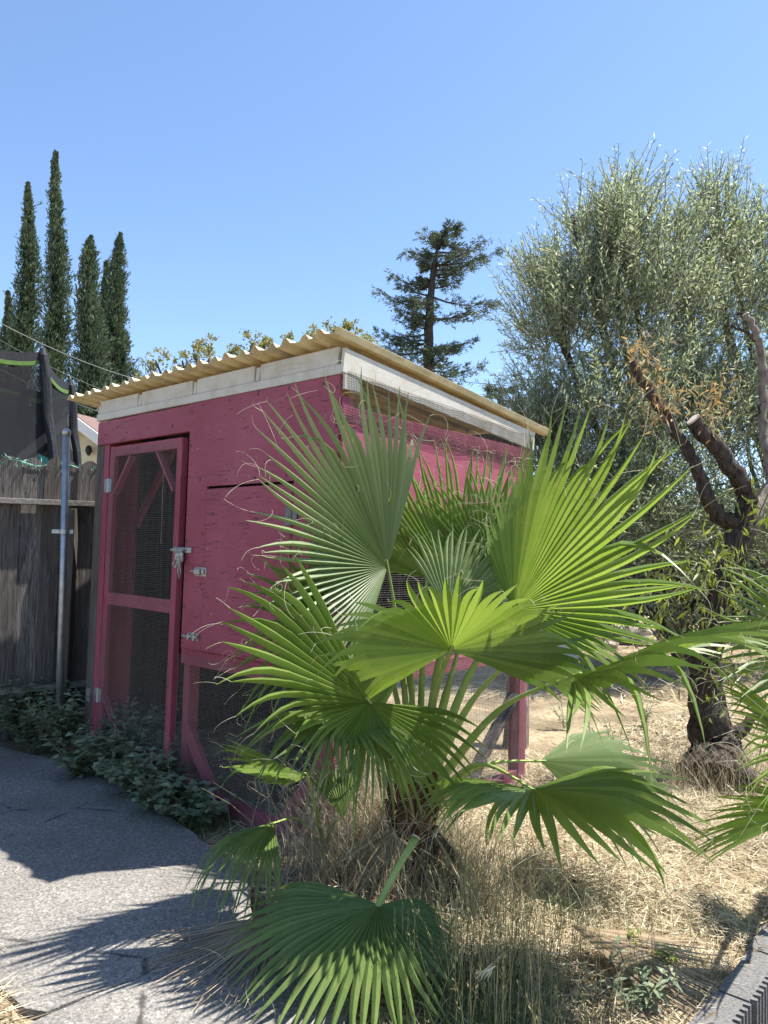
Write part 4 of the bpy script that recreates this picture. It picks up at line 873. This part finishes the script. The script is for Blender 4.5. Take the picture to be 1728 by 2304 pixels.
# second palm, mostly outside the frame
RB = np.array((2.02, 3.62, 0.)); RC = RB + (0, 0, .34)
p3 = thing('fan_palm', tuple(RB), 'fan palm standing past the pruned tree with only its frond tips showing', 'palm')
wpart('trunk', tube([RB - (0, 0, .05), RB + (0, 0, .2), RC, RC + (0, 0, .08)], [.11, .11, .09, .05], 12, .12), 'palmtrunk', p3)
frond(p3, RC, ((1.863,3.1,1.224),(1.373,2.904,1.652),(1.444,3,0.698)), -30, 70, 36, 'palm', 31, split=.45, droop=.05, cup=.06, tipdrop=.15)
frond(p3, RC, ((1.833,3.1,0.814),(1.286,2.882,1.111),(1.786,2.614,0.37)), -30, 45, 34, 'palm', 32, split=.45, droop=.08, cup=.06, tipdrop=.2)
frond(p3, RC, ((1.901,3.25,0.541),(1.534,3.652,0.341),(1.555,2.832,0.336)), -50, 40, 30, 'palm', 33, split=.4, droop=.1, cup=.05, tipdrop=.15, threads=1)
frond(p3, RC, (tuple(RC + (.35, .1, .6)), tuple(RC + (.9, .2, 1.2)), tuple(RC + (.2, -.3, 1.1))), -80, 80, 36, 'palm', 34, threads=0)
# severed frond leaning on the slab
cut = thing('cut_frond', (0.022,3.175,0), 'severed green palm leaf with sawn stalk drooping onto the concrete', 'palm leaf')
cf = frond(cut, (0, 0, 0), ((0.02,2.92,0.251),(-0.043,2.289,0.162),(0.657,2.859,0.232)), -118, 118, 50, 'palm_dark', 41, fold=0, prof=[(-118, .82), (-90, .9), (-45, .92), (0, .92), (40, .72), (80, .5), (118, .36)], pet=False, split=.52, droop=.24, cup=.03, tipdrop=.10, side=.05, threads=1, ground=.045)
ch = np.array((0.02,2.92,0.251)); ct = np.array((0.164,3.05,0.458)); pts = spline([ct, (ct + ch) / 2 + (0, 0, .01), ch, ch + (-.01, -.04, -.02)], 5)
obj('petiole', tube(pts, interp([.019, .016, .014, .005], len(pts)), 8, 0, flat=.65), 'petiole', cf, smooth=True)
obj('sawn_end', tube([ct, ct + (ct - ch) * .02], [.0185, .017], 8), 'cutwood', cf)
dead = thing('dead_frond', (-0.434,3.38,0), 'dry brown palm leaf lying on the concrete under the green leaf', 'palm leaf', 'fallen dead palm leaves')
frond(dead, (0, 0, 0), ((-0.36,3.091,0.12), (-0.768,2.699,0.06), (-0.943,3.263,0.06)), -46, 42, 48, 'palm_dead', 51, pet=False, split=.30, droop=.0, cup=.0, tipdrop=.04, pleat=.35, fold=0, threads=0, ground=.046, side=.1)
dead = thing('dead_frond', (0.871,3.312,0), 'tan dried palm fan lying on straw near the block wall', 'palm leaf', 'fallen dead palm leaves')
frond(dead, (0, 0, 0), ((0.799,3.074,0.12), (1.28,2.74,0.09), (1.333,3.169,0.1)), -30, 42, 28, 'palm_dead', 52, pet=False, split=.38, droop=.0, cup=.02, tipdrop=.05, pleat=.35, threads=0, ground=.07, side=.2)

# ------------------------------------------------------------------ low plants
def weed(p, h, spread, n, seed, label='leafy green mint like weed with pale flower spikes along the coop base', group='weeds along the coop base', m='weed', L=.055, Wd=.032, spikes=5, name='leafy_weed'):
    g = np.random.default_rng(seed); p = np.array(p); t_ = thing(name, tuple(p), label, 'weed', group)
    ns = max(4, n // 16); st, P_, D_, N_ = [], [], [], []; tops = []
    for k in range(ns):
        a = g.random() * 6.283; l = spread * g.random() ** .5; tip = p + np.array((math.cos(a) * l, math.sin(a) * l, h * g.uniform(.55, 1.05))); mid = p + np.array((math.cos(a) * l * .35, math.sin(a) * l * .35, h * .45))
        c = np.array([p + (p - mid) * 0 + (mid - p) * 2 * t * (1 - t) + (tip - p) * t * t for t in np.linspace(0, 1, 8)]); st.append(c); tops.append(tip)
        for t in np.linspace(.2, 1, 9):
            q = p + (mid - p) * 2 * t * (1 - t) + (tip - p) * t * t; b = g.random() * 6.283
            for s in (0, math.pi): P_.append(q); D_.append((math.cos(b + s), math.sin(b + s), g.uniform(-.15, .35))); N_.append((g.normal(0, .25), g.normal(0, .25), 1))
    wpart('stems', polyribbons(np.array(st), .0025), 'twig', t_)
    k = len(P_); wpart('leaves', leaves(np.array(P_), np.array(D_), g.uniform(.6, 1.15, k) * L, g.uniform(.7, 1.1, k) * Wd, fold=.15, nor=np.array(N_)), m, t_)
    if spikes:
        SP = []; SD = []
        for tip in tops[:spikes]:
            ax = unit(np.array((g.normal(0, .35), g.normal(0, .35), 1.))); tt = g.random(34) * .075; SP.append(tip + ax * tt[:, None] + g.normal(0, .0035, (34, 3))); SD.append(ax + g.normal(0, .6, (34, 3)))
        wpart('flower_spikes', leaves(np.concatenate(SP), np.concatenate(SD), .011, .006), 'flower', t_, kind='stuff')
    return t_
ws = [(-2.944,6.079,0), (-2.776,6.183,0), (-2.64,6.378,0), (-2.616,5.691,0), (-2.365,5.655,0), (-2.211,5.857,0), (-1.957,5.247,0), (-1.828,5.364,0), (-1.901,5.761,0), (-1.564,5.131,0), (-1.632,5.548,0), (-1.324,4.874,0), (-1.506,4.773,0), (-1.186,4.483,0), (-1.034,4.351,0), (-1.287,4.512,0), (-1.135,4.639,0), (-1.75,5.019,0), (-2.002,5.093,0)]
for i, p in enumerate(ws):
    hh = (.40, .42, .46, .34, .36, .36, .25, .28, .36, .26, .34, .24, .22, .16, .14, .18, .15, .24, .22)[i]; weed((p[0], p[1], 0), hh * 1.3, .30 if i < 13 else .22, 320 if i < 13 else 180, 60 + i, L=.08, Wd=.05, spikes=5 if i < 12 else 1, label='leafy weed with pale flower spikes growing in front of the weathered fence' if i < 5 else 'low leafy weed at the slab edge below the lower wire mesh' if i in (11, 13, 14, 16) else 'leafy weed with pale flower spikes growing before the screen door')
for i, (p, h, lb) in enumerate((((-3.079,7.206,0), .62, 'taller weed with big pale leaves climbing in front of the fence'), ((0.952,2.709,0), .16, 'fresh green rosette weed by the block wall'), ((1.057,2.963,0), .14, 'bright green jagged weed beside the dried palm fan'), ((1.96,6.14,0), .30, 'grey green thistle growing before the pruned tree'), ((1.776,6.257,0), .26, 'spindly thistle in straw behind the low palm frond'), ((1.743,7.032,0), .30, 'thin thistle near the far red post'), ((2.524,7.12,0), .34, 'bluish leafy weed against the swollen tree base'))):
    weed((p[0], p[1], 0), h, .16 if i else .2, 80, 90 + i, lb, None, 'sucker' if i == 2 else 'weed', L=.08 if i in (0, 1) else .06, Wd=.045 if i == 0 else .02, spikes=0, name='wild_weed')

# ------------------------------------------------------------------ straw and grass
def scatter(n, u0, u1, v0, v1, g):
    u_ = g.uniform(u0, u1, n); v_ = g.uniform(v0, v1, n); return SHED_O.x + u_ * U[0] + v_ * V_[0], SHED_O.y + u_ * U[1] + v_ * V_[1], u_, v_
def straw(n, reg, L0, L1, w, seed, lift=.02, tiltz=.22):
    g = np.random.default_rng(seed); x, y, u_, v_ = scatter(n, *reg, g)
    ok = ~inside(slab_poly, x, y) & ~((u_ < WALL_U) & (v_ > WALL_V)); cl = np.sin(x * 3.3 + 1) * np.sin(y * 2.9) + .6 * np.sin(x * 7.1 - y * 5.3); ok &= g.random(n) < (.74 + .40 * cl); x, y = x[ok], y[ok]; k = len(x)
    pos = np.stack([x, y, gz(x, y) + g.random(k) ** 2 * lift + .004], -1); a = g.random(k) * 6.283
    d = np.stack([np.cos(a), np.sin(a), g.normal(.08, tiltz, k)], -1); L = g.uniform(L0, L1, k)
    return leaves(pos, d, L, g.uniform(.6, 1.4, k) * w, nor=np.stack([g.normal(0, .5, k), g.normal(0, .5, k), np.ones(k)], -1), mid=.5)
g = np.random.default_rng(44); ed_ = np.array(pa[1:7] + pb[1:3]); k = 520; j = g.integers(0, len(ed_) - 1, k); t = g.random((k, 1)); pq = ed_[j] * (1 - t) + ed_[j + 1] * t + g.normal(0, .07, (k, 2)); x3 = g.uniform(-1.9, -.3, 60); y3 = g.uniform(2.4, 4.6, 60); pq = np.concatenate([pq, np.stack([x3, y3], -1)]); k = len(pq); a = g.random(k) * 6.283
spill = leaves(np.concatenate([pq, .040 + g.random((k, 1)) * .012], 1), np.stack([np.cos(a), np.sin(a), g.normal(0, .05, k)], -1), g.uniform(.02, .11, k), g.uniform(.002, .004, k), nor=np.tile((0., 0., 1.), (k, 1)), mid=.5)
obj('straw', nmerge([spill, straw(115000, (-1.93, .35, -2.1, 2.6), .04, .17, .0032, 1, .035), straw(30000, (-1.93, .0, 2.2, 7), .06, .22, .006, 2), straw(9000, (-3.2, 2.6, -.05, 2.4), .05, .15, .005, 3), straw(26000, (-14, 3, 5, 22), .12, .5, .014, 4, .05, .4), straw(5000, (0, 2.0, -.9, .1), .05, .14, .004, 5)]), 'straw', kind='stuff')
g = np.random.default_rng(77); x, y, u_, v_ = scatter(5200, -1.93, .3, -2.1, 4.5, g); ok = ~inside(slab_poly, x, y); x, y = x[ok], y[ok]; k = len(x); a = g.random(k) * 6.283
obj('leaf_litter', leaves(np.stack([x, y, gz(x, y) + .012 + g.random(k) * .03], -1), np.stack([np.cos(a), np.sin(a), g.normal(0, .3, k)], -1), g.uniform(.02, .07, k), g.uniform(.006, .018, k), fold=.2, nor=np.stack([g.normal(0, .4, k), g.normal(0, .4, k), np.ones(k)], -1)), 'litter', kind='stuff')
def upright(n, c, sx, sy, h0, h1, w, seed, lean=.35, K=5):
    g = np.random.default_rng(seed); x = c[0] + g.normal(0, sx, n); y = c[1] + g.normal(0, sy, n); h = g.uniform(h0, h1, n); a = g.random(n) * 6.283; l = np.clip(g.normal(0, lean, n), -.75, .75) * h
    u_, v_ = to_uv(x, y); ok = ~((u_ < WALL_U - .02)) ; x, y, h, a, l = (q[ok] for q in (x, y, h, a, l)); n = len(x)
    t = np.linspace(0, 1, K)[None]; P_ = np.stack([x[:, None] + np.cos(a)[:, None] * l[:, None] * t ** 1.7, y[:, None] + np.sin(a)[:, None] * l[:, None] * t ** 1.7, h[:, None] * (t - .10 * t ** 3)], -1)
    return polyribbons(P_, (w * (1 - .7 * np.linspace(0, 1, K)))[None]), P_[:, -1], P_[:, -1] - P_[:, -2]
A1 = upright(1900, (.02, 3.88), .19, .17, .15, .6, .0018, 1, .55); A2 = upright(1300, (.32, 3.70), .27, .20, .08, .36, .0017, 2, .7); A3 = upright(500, (.60, 3.2), .45, .35, .05, .2, .0013, 3, .7); A4 = upright(260, (-.22, 3.75), .16, .10, .1, .4, .0014, 4, .6)
A5 = upright(900, (2.342,5.318,0), .30, .14, .08, .38, .002, 9, .6)
obj('dry_grass', nmerge([A1[0], A2[0], A3[0], A4[0], A5[0]]), 'straw', kind='stuff')
B1 = upright(240, (.44, 2.66), .15, .22, .25, .62, .0016, 5, .22, 7); B2 = upright(70, (.75, 2.9), .24, .25, .18, .42, .0014, 6, .25, 7); B3 = upright(60, (.45, 3.25), .22, .2, .2, .5, .0014, 10, .25, 7)
g = np.random.default_rng(12); tp_ = np.concatenate([B1[1], B2[1], B3[1]]); td_ = unit(np.concatenate([B1[2], B2[2], B3[2]])); rep = np.repeat(np.arange(len(tp_)), 10); back = g.random(len(rep)) * .13
heads = leaves(tp_[rep] - td_[rep] * back[:, None] + g.normal(0, .004, (len(rep), 3)), td_[rep] + g.normal(0, .3, (len(rep), 3)), .016, .0035)
obj('tall_grass', nmerge([B1[0], B2[0], B3[0], heads]), 'stalk', kind='stuff')
C1 = upright(700, (.40, 2.5), .17, .25, .05, .22, .0016, 7, .6, 5); C2 = upright(160, (.85, 3.35), .10, .08, .04, .13, .0014, 8, .6, 5); C3 = upright(500, (-1.077,4.418,0), .2, .14, .03, .12, .0014, 11, .7, 5)
obj('green_grass', nmerge([C1[0], C2[0], C3[0]]), 'greengrass', kind='stuff')
# arching oat seed head
oat = thing('oat_head', (.42, 2.62, 0), 'single pale oat seed head drooping from an arched stalk', 'grass'); op = np.array((0.382,2.45,0.285)); o0 = np.array((.42, 2.62, 0.))
arc = spline([o0, np.array((0.603,2.6,0.129)), np.array((0.513,2.5,0.332)), np.array((0.433,2.46,0.329)), op], 6)
wpart('stalk', polyribbons(np.array([arc]), .0016), 'stalk', oat); g = np.random.default_rng(3)
dd = unit(op - np.array(arc[-4])); wpart('seed_head', leaves(op + g.normal(0, .004, (16, 3)) + dd * g.uniform(-.03, .02, 16)[:, None], dd + g.normal(0, .25, (16, 3)), .05, .006), 'thread', oat)
pot = thing('glazed_pot', (-1.70, 2.95, 0), 'maroon glazed pot at the edge of the sunlit concrete', 'pot')
wpart('pot_body', lathe([(.07, .036), (.10, .10), (.115, .20), (.10, .26), (.09, .26), (.08, .06), (.001, .06)], 24, (-1.72, 2.95, 0)), 'maroon', pot, smooth=True)
